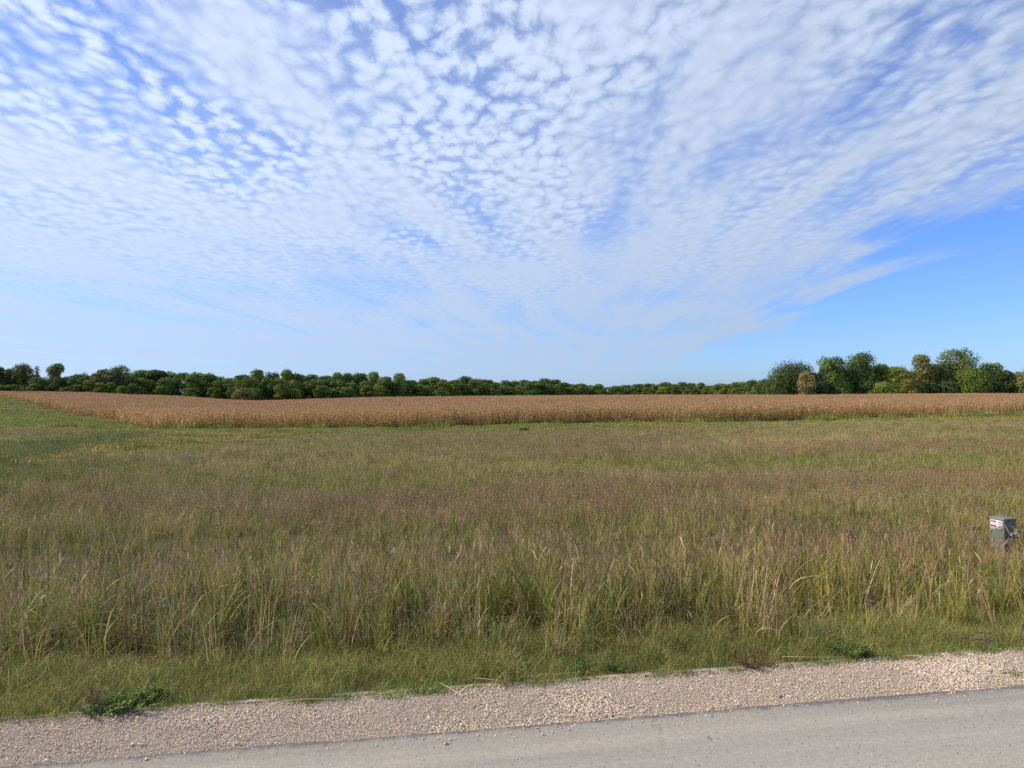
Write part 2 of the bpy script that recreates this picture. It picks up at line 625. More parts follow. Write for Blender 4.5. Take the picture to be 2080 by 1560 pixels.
def gravel_mat():
    m, t, o = mat_new('gravel_bed')
    g = t.new('ShaderNodeTexCoord')
    ob = g.outputs['Object']
    vor = t.new('ShaderNodeTexVoronoi')
    t.put(vor.inputs['Vector'], ob)
    vor.inputs['Scale'].default_value = 130.0
    r, gg, bb = t.sep(vor.outputs['Color'])
    c = t.mix(r, (0.30, 0.25, 0.205), (0.50, 0.425, 0.355))
    c = t.mix(t.smooth(vor.outputs['Distance'], 0.35, 0.75, 0.0, 0.5), c, (0.15, 0.12, 0.095))
    p = t.new('ShaderNodeBsdfPrincipled')
    t.put(p.inputs['Base Color'], c)
    p.inputs['Roughness'].default_value = 0.9
    b = t.new('ShaderNodeBump')
    b.inputs['Strength'].default_value = 0.8
    b.inputs['Distance'].default_value = 0.006
    b.invert = True
    t.put(b.inputs['Height'], vor.outputs['Distance'])
    t.l.new(b.outputs[0], p.inputs['Normal'])
    t.l.new(p.outputs[0], o.inputs['Surface'])
    return m


def plain_mat(name, col, rough=0.6, spec=0.4, grime=0.0, gcol=(0.1, 0.09, 0.07), scale=12.0):
    m, t, o = mat_new(name)
    g = t.new('ShaderNodeTexCoord')
    p = t.new('ShaderNodeBsdfPrincipled')
    c = col
    n = t.noise(g.outputs['Object'], scale, 5.0, 0.65)
    c = t.mix(t.smooth(n, 0.42, 0.75, 0.0, grime), col, gcol)
    t.put(p.inputs['Base Color'], c)
    p.inputs['Roughness'].default_value = rough
    p.inputs['Specular IOR Level'].default_value = spec
    t.l.new(p.outputs[0], o.inputs['Surface'])
    return m


# ------------------------------------------------------------------ object helpers
def tag(o, label=None, cat=None, group=None, kind=None):
    if label:
        o['label'] = label
    if cat:
        o['category'] = cat
    if group:
        o['group'] = group
    if kind:
        o['kind'] = kind
    return o


def obj(name, me, parent=None, loc=(0, 0, 0), rot=(0, 0, 0)):
    o = bpy.data.objects.new(name, me)
    COL.objects.link(o)
    o.location = loc
    o.rotation_euler = rot
    if parent is not None:
        o.parent = parent
    return o


def thing(name, label, cat, loc, rz=0.0, group=None):
    o = bpy.data.objects.new(name, None)
    o.empty_display_size = 0.3
    COL.objects.link(o)
    o.location = loc
    o.rotation_euler = (0, 0, rz)
    return tag(o, label, cat, group)


_scatter_tree = None


def scatter(name, pts, rot, scl, idx, tint, protos, mat, label, cat):
    """one stuff object: clumps instanced on points by geometry nodes"""
    pts = np.asarray(pts, np.float32)
    n = len(pts)
    me = bpy.data.meshes.new(name)
    me.vertices.add(n)
    me.vertices.foreach_set('co', pts.ravel())
    for nm, ty, key, val in (('rot', 'FLOAT_VECTOR', 'vector', rot), ('scl', 'FLOAT_VECTOR', 'vector', scl),
                             ('tint', 'FLOAT_VECTOR', 'vector', tint)):
        a = me.attributes.new(nm, ty, 'POINT')
        a.data.foreach_set(key, np.asarray(val, np.float32).reshape(n, 3).ravel())
    a = me.attributes.new('idx', 'INT', 'POINT')
    a.data.foreach_set('value', np.asarray(idx, np.int32))
    me.update()
    o = obj(name, me)
    tag(o, label, cat, kind='stuff')
    col = bpy.data.collections.new(name + '_kinds')
    for i, pm in enumerate(protos):
        if not pm.materials:
            pm.materials.append(mat)
        po = bpy.data.objects.new('%s_kind_%03d' % (name, i), pm)
        col.objects.link(po)
    ng = bpy.data.node_groups.new(name + '_scatter', 'GeometryNodeTree')
    ng.interface.new_socket('Geometry', in_out='INPUT', socket_type='NodeSocketGeometry')
    ng.interface.new_socket('Geometry', in_out='OUTPUT', socket_type='NodeSocketGeometry')
    gi = ng.nodes.new('NodeGroupInput')
    go = ng.nodes.new('NodeGroupOutput')
    ci = ng.nodes.new('GeometryNodeCollectionInfo')
    ci.inputs['Collection'].default_value = col
    ci.inputs['Separate Children'].default_value = True
    ci.inputs['Reset Children'].default_value = True
    ip = ng.nodes.new('GeometryNodeInstanceOnPoints')
    ip.inputs['Pick Instance'].default_value = True

    def attr(nm, ty):
        nd = ng.nodes.new('GeometryNodeInputNamedAttribute')
        nd.data_type = ty
        nd.inputs['Name'].default_value = nm
        return nd.outputs['Attribute']
    L = ng.links
    L.new(gi.outputs[0], ip.inputs['Points'])
    L.new(ci.outputs[0], ip.inputs['Instance'])
    L.new(attr('idx', 'INT'), ip.inputs['Instance Index'])
    e2r = ng.nodes.new('FunctionNodeEulerToRotation')
    L.new(attr('rot', 'FLOAT_VECTOR'), e2r.inputs[0])
    L.new(e2r.outputs[0], ip.inputs['Rotation'])
    L.new(attr('scl', 'FLOAT_VECTOR'), ip.inputs['Scale'])
    L.new(ip.outputs[0], go.inputs[0])
    md = o.modifiers.new('scatter', 'NODES')
    md.node_group = ng
    return o


# ================================================================== THE SETTING
# ground: one sheet, fine near the road and coarse towards the horizon
def build_ground():
    vv = np.concatenate([-np.geomspace(4000, 6, 14), np.linspace(-5, GRAVEL_V - 0.03, 14), np.linspace(GRAVEL_V + 0.1, 24, 70),
                         np.geomspace(24.6, 460, 110), np.geomspace(490, 6500, 14)])
    uu = np.concatenate([-np.geomspace(6500, 520, 12), np.linspace(-480, -85, 90), np.linspace(-80, -20, 50), np.linspace(-19.5, 19.5, 100),
                         np.linspace(20, 80, 50), np.linspace(85, 480, 90), np.geomspace(520, 6500, 12)])
    U, V = np.meshgrid(uu, vv)
    X, Y = xy_of(U, V)
    Z = ground_z(X, Y)
    Z = np.where((V < GRAVEL_V + 0.02) & (V > -3.1), Z - 0.06, Z)
    nu, nv = len(uu), len(vv)
    i = np.arange(nv - 1)[:, None] * nu + np.arange(nu - 1)[None]
    i = i.ravel()
    q = np.stack([i, i + 1, i + nu + 1, i + nu], 1)
    me = mesh_np('ground', np.stack([X.ravel(), Y.ravel(), Z.ravel()], 1), q, None, ground_mat(), True)
    o = obj('ground', me)
    tag(o, 'gently rolling soil under the meadow and the cornfield', 'ground', kind='structure')


build_ground()


def strip(name, v0, v1, z0, z1, u0, u1, nu, nv, mat, label, cat, wob=0.0, side=None):
    uu = np.linspace(u0, u1, nu)
    k = np.linspace(0, 1, nv)
    U, K = np.meshgrid(uu, k)
    wv_ = wob * (fbm(uu, uu * 0 + 3.3, 0.35, 4, 8) - 0.5) * 2
    V = v0 + (v1 - v0) * K
    V[-1] += wv_
    Z = z0 + (z1 - z0) * K
    vs_ = np.stack([U.ravel(), V.ravel(), Z.ravel()], 1)
    i = (np.arange(nv - 1)[:, None] * nu + np.arange(nu - 1)[None]).ravel()
    q = [np.stack([i, i + 1, i + nu + 1, i + nu], 1)]
    if side:                                  # a cut edge going down
        b = len(vs_)
        low = np.stack([uu, V[-1] + 0.015, np.full(nu, z1 - side)], 1)
        vs_ = np.concatenate([vs_, low])
        j = np.arange(nu - 1)
        top = (nv - 1) * nu + j
        q.append(np.stack([top, top + 1, b + j + 1, b + j], 1))
    me = mesh_np(name, vs_, q, None, mat, False)
    o = obj(name, me, rot=(0, 0, RA))
    return tag(o, label, cat, kind='structure')


M_ROAD, M_GRAVEL = road_mat(), gravel_mat()
strip('road', -2.5, ROAD_V, 0.0, 0.0, -120, 120, 4000, 12, M_ROAD, 'worn light grey asphalt road along the bottom of the picture', 'road', 0.022, 0.05)
strip('gravel_shoulder', ROAD_V - 0.08, GRAVEL_V + 0.16, -0.022, -0.05, -120, 120, 600, 5, M_GRAVEL,
      'beige gravel shoulder between the asphalt and the grass', 'shoulder')
strip('gravel_shoulder', -3.15, -2.46, -0.045, -0.022, -120, 120, 600, 5, M_GRAVEL,
      'gravel shoulder on the other side of the road', 'shoulder')


# ------------------------------------------------------------------ gravel stones (stuff)
def stone_mesh(name, seed, col):
    r = np.random.default_rng(seed)
    ph = (1 + 5 ** 0.5) / 2
    v = np.array([(-1, ph, 0), (1, ph, 0), (-1, -ph, 0), (1, -ph, 0), (0, -1, ph), (0, 1, ph), (0, -1, -ph), (0, 1, -ph),
                  (ph, 0, -1), (ph, 0, 1), (-ph, 0, -1), (-ph, 0, 1)], float) / 1.9
    t = [(0, 11, 5), (0, 5, 1), (0, 1, 7), (0, 7, 10), (0, 10, 11), (1, 5, 9), (5, 11, 4), (11, 10, 2), (10, 7, 6), (7, 1, 8),
         (3, 9, 4), (3, 4, 2), (3, 2, 6), (3, 6, 8), (3, 8, 9), (4, 9, 5), (2, 4, 11), (6, 2, 10), (8, 6, 7), (9, 8, 1)]
    v = v * (1 + r.normal(0, 0.16, (12, 1))) * np.array([1, r.uniform(0.65, 0.95), r.uniform(0.5, 0.75)])
    c = np.clip(np.asarray(col)[None] * (1 + r.normal(0, 0.05, (12, 1))), 0, 1)
    return mesh_np(name, v, np.array(t), c)


STONE_MEAN = np.array((0.53, 0.445, 0.375))
STONE_COLS = [(0.56, 0.45, 0.36), (0.62, 0.52, 0.44), (0.48, 0.37, 0.30), (0.70, 0.61, 0.53), (0.40, 0.33, 0.29), (0.52, 0.40, 0.29),
              (0.30, 0.27, 0.26), (0.58, 0.44, 0.38), (0.66, 0.55, 0.40), (0.21, 0.20, 0.21), (0.60, 0.50, 0.46), (0.76, 0.69, 0.62), (0.45, 0.34, 0.25)]


def build_gravel():
    protos = [stone_mesh('stone_%d' % i, 40 + i, np.array(c) * 0.68 + STONE_MEAN * 0.32) for i, c in enumerate(STONE_COLS)]
    n = 190000
    u = RNG.uniform(-4.6, 6.2, n)
    v = RNG.uniform(ROAD_V - 0.14, GRAVEL_V + 0.12, n)
    k = (v - ROAD_V) / (GRAVEL_V - ROAD_V)
    keep = (v > ROAD_V + 0.012 + 0.022 * (fbm(u, u * 0 + 3.3, 0.35, 4, 8) - 0.5) * 2 - 0.16 * RNG.random(n) * (RNG.random(n) < 0.10))
    u, v, k = u[keep], v[keep], k[keep]
    n = len(u)
    X, Y = xy_of(u, v)
    Z = np.interp(k, [-0.06, 0.0, 0.03, 1.2], [0.0, 0.0, -0.018, -0.046]) + RNG.uniform(-0.002, 0.006, n)
    s = RNG.lognormal(math.log(0.0032), 0.36, n)
    coarse = sstep(0.5, 0.75, fbm(u, v, 0.5, 3, 6))
    s = np.clip(s * (0.85 + 0.55 * coarse), 0.0022, 0.013)
    rot = RNG.uniform(0, 6.28, (n, 3)) * np.array([0.15, 0.15, 1])
    tint = np.array([1.0, 0.975, 0.915]) * np.clip(1.02 + RNG.normal(0, 0.13, (n, 1)) + 0.12 * (fbm(u, v, 0.9, 3, 9)[:, None] - 0.5), 0.5, 1.5) * np.ones((n, 3))
    w_ = np.array([14, 12, 10, 8, 8, 8, 6, 9, 6, 4, 8, 4, 6], float)
    idx = RNG.choice(len(protos), n, p=w_ / w_.sum())
    scatter('gravel', np.stack([X, Y, Z], 1), rot, np.repeat(s[:, None], 3, 1), idx, tint, protos, M_STONE,
            'loose beige and grey gravel covering the road shoulder', 'gravel')


build_gravel()

# ------------------------------------------------------------------ grass
GREEN = [(0.135, 0.165, 0.026), (0.160, 0.190, 0.030), (0.185, 0.195, 0.036), (0.115, 0.150, 0.028)]
OLIVE = [(0.220, 0.198, 0.050), (0.258, 0.222, 0.060), (0.190, 0.178, 0.047), (0.30, 0.255, 0.074)]
TAN = [(0.49, 0.355, 0.145), (0.42, 0.30, 0.125), (0.55, 0.42, 0.19), (0.38, 0.25, 0.105)]
RUST = [(0.34, 0.17, 0.055), (0.28, 0.14, 0.055), (0.40, 0.22, 0.07)]
PURP = [(0.240, 0.140, 0.096), (0.280, 0.180, 0.115), (0.205, 0.113, 0.082), (0.31, 0.205, 0.125)]
DARKP = [(0.10, 0.056, 0.038), (0.135, 0.075, 0.048)]
PALE = [(0.60, 0.49, 0.28), (0.54, 0.43, 0.24)]


def proto_verge():
    m = MB()
    blades(m, 16, 0.10, (0.07, 0.19), (0.003, 0.0055), (0.2, 0.9), GREEN, GREEN + OLIVE, 3)
    blades(m, 12, 0.11, (0.12, 0.27), (0.002, 0.0032), (0.2, 0.9), [(0.25, 0.245, 0.065), (0.21, 0.220, 0.060)], OLIVE + [(0.29, 0.235, 0.10)], 4)
    blades(m, 3, 0.11, (0.10, 0.22), (0.002, 0.0036), (0.4, 1.3), TAN, TAN, 3)
    return m


def proto_verge_green():
    m = MB()
    blades(m, 26, 0.09, (0.05, 0.15), (0.005, 0.0085), (0.3, 1.2), [(0.12, 0.185, 0.034), (0.15, 0.21, 0.04)], [(0.18, 0.24, 0.05), (0.15, 0.20, 0.04)], 3)
    blades(m, 4, 0.1, (0.05, 0.15), (0.003, 0.004), (0.4, 1.2), TAN, TAN, 3)
    return m


def spikes(m, tips, L, wd, cols, lean=0.3):
    """narrow seed heads on stem tips"""
    n = len(tips)
    d = RNG.normal(0, lean, (n, 3))
    d[:, 2] = 1
    ln = RNG.uniform(L[0], L[1], n)[:, None]
    P = np.stack([tips - d * ln * 0.3, tips + d * ln * 0.3, tips + d * ln * 0.7 + np.array([0, 0, -0.2]) * ln * np.abs(d[:, :1])], 1)
    m.ribbon(P, np.stack([np.full(n, wd * 0.5), np.full(n, wd), np.full(n, wd * 0.25)], 1), pick(cols, n), pick(cols, n))


HUES = [[(0.235, 0.245, 0.030), (0.29, 0.285, 0.040)], [(0.15, 0.190, 0.026), (0.185, 0.215, 0.032)], [(0.29, 0.255, 0.048), (0.35, 0.295, 0.062)],
        [(0.13, 0.165, 0.032), (0.16, 0.19, 0.036)], [(0.25, 0.255, 0.034), (0.20, 0.225, 0.030)]]


def proto_tall_green(k=0):
    m = MB()
    c = HUES[k % len(HUES)]
    r = RNG.uniform(0.035, 0.07)
    blades(m, 12, r, (0.24, 0.56), (0.006, 0.0115), (0.03, 0.42), c, c, 5)
    blades(m, 5, r, (0.26, 0.50), (0.005, 0.009), (0.3, 1.1), c, c + TAN[:1] + OLIVE, 6)
    blades(m, 3, r * 1.3, (0.2, 0.42), (0.005, 0.008), (0.1, 1.2), TAN + RUST, TAN, 4)
    if k % 2 == 0:
        tp = blades(m, 2, r, (0.45, 0.62), (0.003, 0.0045), (0.05, 0.4), OLIVE, TAN, 4)
        spikes(m, tp, (0.05, 0.10), 0.004, PURP + TAN)
    return m


def proto_tall_dry(k=0):
    m = MB()
    tp = blades(m, 8, 0.07, (0.34, 0.56), (0.005, 0.008), (0.0, 0.2), TAN + RUST[:1], TAN, 3)
    spikes(m, tp, (0.04, 0.08), 0.0045, TAN + PURP, 0.15)
    blades(m, 5, 0.08, (0.18, 0.42), (0.006, 0.010), (0.2, 1.0), OLIVE + TAN, TAN, 4)
    blades(m, 4, 0.08, (0.18, 0.40), (0.006, 0.010), (0.2, 0.9), GREEN, OLIVE, 4)
    return m


def proto_purple(k=0):
    m = MB()
    tp = blades(m, 4, 0.06, (0.36, 0.58), (0.003, 0.0045), (0.05, 0.5), OLIVE + TAN, PURP, 4)
    # drooping panicles: a few thick branchlets each
    for q in tp:
        nb = 6
        base = np.repeat(q[None, :], nb, 0) - np.array([0, 0, 1]) * RNG.uniform(0.0, 0.10, (nb, 1))
        an = RNG.uniform(0, 6.28, nb)
        ln = RNG.uniform(0.02, 0.05, nb)
        end = base + np.stack([np.cos(an) * ln, np.sin(an) * ln, RNG.uniform(-0.02, 0.04, nb)], 1)
        P = np.stack([base, (base + end) / 2 + [0, 0, 0.012], end], 1)
        m.ribbon(P, np.stack([np.full(nb, 0.0012), np.full(nb, 0.0035), np.full(nb, 0.0012)], 1), pick(PURP + DARKP, nb), pick(PURP + DARKP, nb))
    c = HUES[k % len(HUES)]
    blades(m, 8, 0.06, (0.18, 0.44), (0.006, 0.0115), (0.1, 0.6), c, c + OLIVE, 5)
    blades(m, 3, 0.07, (0.15, 0.36), (0.005, 0.008), (0.3, 1.0), RUST + TAN, TAN, 4)
    return m


def proto_arching(k=0):
    m = MB()
    blades(m, 3, 0.04, (0.42, 0.70), (0.007, 0.012), (0.5, 1.15), OLIVE + TAN, TAN + PALE, 7, 0.62)
    c = HUES[k % len(HUES)]
    blades(m, 8, 0.06, (0.22, 0.46), (0.007, 0.012), (0.1, 0.9), c, c + OLIVE, 5)
    tp = blades(m, 1, 0.04, (0.50, 0.66), (0.003, 0.0045), (0.3, 0.7), TAN, TAN, 6, 0.5)
    spikes(m, np.repeat(tp, 7, 0) + RNG.normal(0, 0.012, (7, 3)), (0.03, 0.06), 0.005, DARKP + PURP, 0.8)
    return m


def proto_low(k=0):
    """low leaves and dead thatch between the bunches"""
    m = MB()
    blades(m, 9, 0.12, (0.08, 0.22), (0.006, 0.011), (0.3, 1.2), GREEN, GREEN + OLIVE, 4)
    blades(m, 6, 0.12, (0.08, 0.22), (0.004, 0.008), (0.5, 1.4), RUST + TAN[3:] + DARKP, TAN + RUST, 4)
    return m


def proto_forb(k=0):
    m = MB()
    for k in range(5):
        a = RNG.uniform(0, 6.28)
        x, y = 0.06 * math.cos(a), 0.06 * math.sin(a)
        h = RNG.uniform(0.25, 0.5)
        st = np.array([[x, y, 0], [x * 1.4, y * 1.4, h * 0.5], [x * 2.0, y * 2.0, h]])
        m.ribbon(st[None], np.full((1, 3), 0.0016), pick(OLIVE, 1), pick(OLIVE, 1))
        for j in range(14):
            t = RNG.uniform(0.2, 1)
            p = st[0] * (1 - t) + st[2] * t
            la = RNG.uniform(0, 6.28)
            d = np.array([math.cos(la), math.sin(la), RNG.uniform(0.0, 0.6)])
            L = RNG.uniform(0.02, 0.045)
            s = np.cross(d, [0, 0, 1]) * 0.28
            m.add([p, p + d * L * 0.5 + s * L, p + d * L, p + d * L * 0.5 - s * L], q=[(0, 1, 2, 3)],
                  c=pick([(0.125, 0.155, 0.040), (0.15, 0.17, 0.045), (0.10, 0.13, 0.035)], 1))
    return m


def tufts(m, nt, r, per, spread, h, wid, bend, cols, tipc, seedc=None, segs=2):
    """tufts whose blades share one colour"""
    for k in range(nt):
        a = RNG.uniform(0, 6.28)
        rr = r * math.sqrt(RNG.random())
        b = np.array([[rr * math.cos(a), rr * math.sin(a)]]) + RNG.normal(0, spread, (per, 2))
        hs = RNG.uniform(0.75, 1.2)
        c = [cols[RNG.integers(0, len(cols))]]
        tp = blades(m, per, r, (h[0] * hs, h[1] * hs), wid, bend, c, c + [tipc[RNG.integers(0, len(tipc))]], segs, base=b)
        if seedc:
            seeds(m, tp, 3, (0.014, 0.014, 0.03), (0.004, 0.008), [seedc[RNG.integers(0, len(seedc))]])


def proto_mid(kind):
    """half-metre patch of meadow seen from a distance"""
    m = MB()
    if kind == 'green':
        tufts(m, 9, 0.34, 6, 0.03, (0.12, 0.30), (0.008, 0.014), (0.1, 0.8), GREEN + OLIVE[:1], GREEN + OLIVE)
        tufts(m, 3, 0.34, 3, 0.03, (0.18, 0.36), (0.005, 0.008), (0.0, 0.4), OLIVE, OLIVE + TAN)
    elif kind == 'olive':
        tufts(m, 8, 0.34, 6, 0.03, (0.12, 0.30), (0.008, 0.014), (0.1, 0.8), OLIVE + GREEN, OLIVE)
        tufts(m, 6, 0.34, 3, 0.03, (0.2, 0.38), (0.005, 0.008), (0.0, 0.35), OLIVE + TAN[:1], TAN, OLIVE + TAN)
    elif kind == 'brown':
        tufts(m, 6, 0.34, 6, 0.03, (0.12, 0.28), (0.008, 0.013), (0.1, 0.8), OLIVE + GREEN, OLIVE + PURP)
        tufts(m, 9, 0.34, 4, 0.035, (0.20, 0.40), (0.004, 0.007), (0.0, 0.35), OLIVE + PURP, PURP + TAN, PURP + RUST[:1] + TAN[3:])
    elif kind == 'tan':
        tufts(m, 5, 0.34, 6, 0.03, (0.12, 0.28), (0.008, 0.013), (0.1, 0.8), OLIVE, OLIVE + TAN)
        tufts(m, 9, 0.34, 4, 0.03, (0.22, 0.42), (0.005, 0.008), (0.0, 0.3), TAN + OLIVE, TAN, TAN + PURP[:1])
    return m


def proto_far(kind):
    m = MB()
    if kind == 'green':
        blades(m, 90, 0.75, (0.07, 0.20), (0.022, 0.040), (0.2, 1.0), GREEN, GREEN, 2)
    else:
        blades(m, 80, 0.75, (0.10, 0.28), (0.018, 0.034), (0.1, 0.8), OLIVE + GREEN, OLIVE + PURP + TAN, 2)
    return m


def in_view(x, y, pad=3.0, slope=0.76):
    return np.abs(x) < slope * np.maximum(y, 0) + pad


def field_pts(n_per_m2, ymin, ymax, fn_keep):
    wmax = 0.78 * ymax + 4
    n = int(n_per_m2 * 2 * wmax * (ymax - ymin))
    x = RNG.uniform(-wmax, wmax, n)
    y = RNG.uniform(ymin, ymax, n)
    k = in_view(x, y) & fn_keep(x, y)
    return x[k], y[k]


def std_rot(n, tilt=0.12):
    return np.stack([RNG.normal(0, tilt, n), RNG.normal(0, tilt, n), RNG.uniform(0, 6.28, n)], 1)


# where the corn stands: front edge, and the left edge running away
C_CORNER = (-47.5, 95.0)
C_SLOPE = 0.185
_le = np.array([(-47.5, 95.0), (-71, 130), (-99, 165), (-158, 240), (-224, 320), (-330, 440), (-480, 600)], float)


def corn_depth(x, y):
    """metres behind the front edge; negative in front of it"""
    return (y - (C_CORNER[1] + C_SLOPE * (x - C_CORNER[0]))) * math.cos(math.atan(C_SLOPE))


def corn_left(x, y):
    """metres to the right of the left edge"""
    return x - np.interp(y, _le[:, 1], _le[:, 0])


def tree_dist(px):
    return np.interp(px, [-700, 0, 500, 800, 1040, 1300, 1460, 1560, 1600, 2080, 2700], [400, 385, 430, 480, 560, 680, 600, 420, 345, 345, 345])


# swale: a line of darker, lusher grass crossing the meadow on the left
_sw = [at(-150, 985), at(0, 940), at(150, 903), at(330, 878)]


def seg_dist(x, y, P):
    d = np.full(np.shape(x), 1e9)
    for a, b in zip(P[:-1], P[1:]):
        ax, ay, bx, by = a[0], a[1], b[0], b[1]
        L2 = (bx - ax) ** 2 + (by - ay) ** 2
        t = np.clip(((x - ax) * (bx - ax) + (y - ay) * (by - ay)) / L2, 0, 1)
        d = np.minimum(d, np.hypot(x - ax - t * (bx - ax), y - ay - t * (by - ay)))
    return d


def beyond_swale(x, y):
    sx_ = np.array([q[0] for q in _sw])
    sy_ = np.array([q[1] for q in _sw])
    o_ = np.argsort(sx_)
    return (x < sx_.max() - 2) & (y > np.interp(x, sx_[o_], sy_[o_]) + 3.0 + 3 * (fbm(x, y, 6, 3, 64) - 0.5))


# clearings/patches that stand out in the meadow: centre pixel, half widths in metres, kind weight
_PATCH = []
for px, py, rx, ry, kd, wt in [
        (680, 975, 5.5, 2.2, 'green', 1.4), (480, 985, 3.5, 1.6, 'green', 0.9), (880, 985, 2.5, 1.2, 'green', 1.0),
        (1290, 935, 9, 3.0, 'green', 1.2), (1950, 925, 7, 4.0, 'green', 1.1), (1640, 945, 7, 2.5, 'green', 0.7), (960, 902, 8, 4, 'green', 0.9),
        (700, 1030, 2.6, 2.2, 'brown', 1.2), (1000, 1040, 4.2, 2.4, 'brown', 1.5), (850, 1020, 3, 2, 'brown', 1.2), (1250, 1010, 5, 2.2, 'brown', 1.0),
        (1600, 975, 9, 2.6, 'brown', 1.3), (1980, 970, 5, 2.0, 'brown', 1.1), (1450, 910, 16, 5, 'brown', 1.3), (1250, 890, 16, 4, 'brown', 1.0),
        (1900, 900, 12, 5, 'brown', 1.2), (1100, 885, 12, 5, 'brown', 0.9), (250, 1010, 4, 2.2, 'brown', 1.0), (430, 1015, 3, 2, 'brown', 0.9),
        (300, 920, 8, 5, 'olive', 1.0), (600, 910, 12, 6, 'olive', 0.8), (1640, 890, 8, 4, 'tan', 0.9), (1480, 905, 6, 3, 'tan', 0.7)]:
    p = at(px, py, 0.25)
    _PATCH.append((p.x, p.y, rx, ry, kd, wt))
KINDS = ['green', 'olive', 'brown', 'tan']


def meadow_weights(x, y):
    s = 1.0 + np.clip((y - 20) / 40, 0, 3)
    W = {}
    W['green'] = 1.3 + 2.0 * sstep(0.50, 0.68, fbm(x / (3 * s), y / s, 3.0, 3, 11))
    W['olive'] = 0.95 + 0.5 * sstep(0.4, 0.7, fbm(x / (3 * s), y / s, 3.4, 3, 12))
    W['brown'] = 0.42 + 1.25 * sstep(0.46, 0.64, fbm(x / (3 * s), y / s, 3.2, 3, 13))
    W['tan'] = 0.16 + 0.6 * sstep(0.52, 0.70, fbm(x / (3 * s), y / s, 2.6, 3, 14))
    for (cx, cy, rx, ry, kd, wt) in _PATCH:
        g = np.exp(-(((x - cx) / rx) ** 2 + ((y - cy) / ry) ** 2) ** 1.3) * (0.7 + 0.6 * fbm(x, y, 1.2, 3, 3))
        for k in KINDS:
            W[k] = W[k] * (1 - 0.75 * np.clip(g * wt, 0, 1))
        W[kd] = W[kd] + g * wt * (1.9 if kd == 'brown' else 2.4)
    sw = np.exp(-(seg_dist(x, y, _sw) / 4.0) ** 2)
    W['green'] = W['green'] + 4 * sw
    W['brown'] = W['brown'] * (1 - 0.9 * sw)
    W['tan'] = W['tan'] * (1 - 0.9 * sw)
    lft = sstep(-0.35, -0.6, x / np.maximum(y, 1)) * sstep(40, 70, y)
    W['brown'] = W['brown'] * (1 - 0.6 * lft)
    W['green'] = W['green'] + 1.6 * lft
    return np.stack([W[k] for k in KINDS], 1)


def choose(W):
    c = np.cumsum(W, 1)
    r = RNG.random(len(W)) * c[:, -1]
    return (r[:, None] > c).sum(1)


def tint_of(x, y, sd, amp=0.14):
    a = 1 + amp * 2 * (fbm(x, y, 1.8, 3, sd) - 0.5) + RNG.normal(0, 0.20, len(x))
    b = 0.05 * 2 * (fbm(x, y, 5.0, 3, sd + 1) - 0.5)
    return np.clip(np.stack([a * (1 + b), a, a * (1 - b)], 1), 0.45, 1.32)


def build_verge():
    protos = [proto_verge().mesh('verge') for _ in range(7)] + [proto_verge_green().mesh('verge_green') for _ in range(4)]
    n = 9000
    u = RNG.uniform(-6.5, 9.5, n)
    v = GRAVEL_V + 0.05 + RNG.random(n) ** 0.9 * 1.02
    v = v + 0.10 * (fbm(u, u * 0, 0.5, 4, 21) - 0.5)
    # ragged margin against the gravel
    gr = sstep(0.35, 0.65, fbm(u, u * 0 + 2, 0.8, 3, 23))
    edge_k = np.exp(-((v - GRAVEL_V) / 0.20) ** 2)
    x, y = xy_of(u, v)
    z = ground_z(x, y)
    t = (v - GRAVEL_V)
    s = 0.46 + 0.22 * sstep(0.05, 0.6, t)
    s = s * RNG.uniform(0.65, 1.4, n) * (0.55 + 0.9 * fbm(u, v, 0.35, 3, 24))
    idx = np.where(RNG.random(n) < 0.10 + 0.75 * edge_k * (0.4 + 0.6 * gr), 7 + RNG.integers(0, 4, n), RNG.integers(0, 7, n))
    keep = RNG.random(n) > sstep(0.5, 1.05, t) * 0.6
    scl = np.stack([s * 1.05, s * 1.05, s], 1)
    ti = tint_of(x, y, 31, 0.26) * np.array([1.08, 1.10, 1.15])
    r = std_rot(n, 0.15)
    P = np.stack([x, y, z - 0.01], 1)
    scatter('verge_grass', P[keep], r[keep], scl[keep], idx[keep], ti[keep], protos, M_GRASS,
            'short wispy green grass along the edge of the gravel', 'grass')


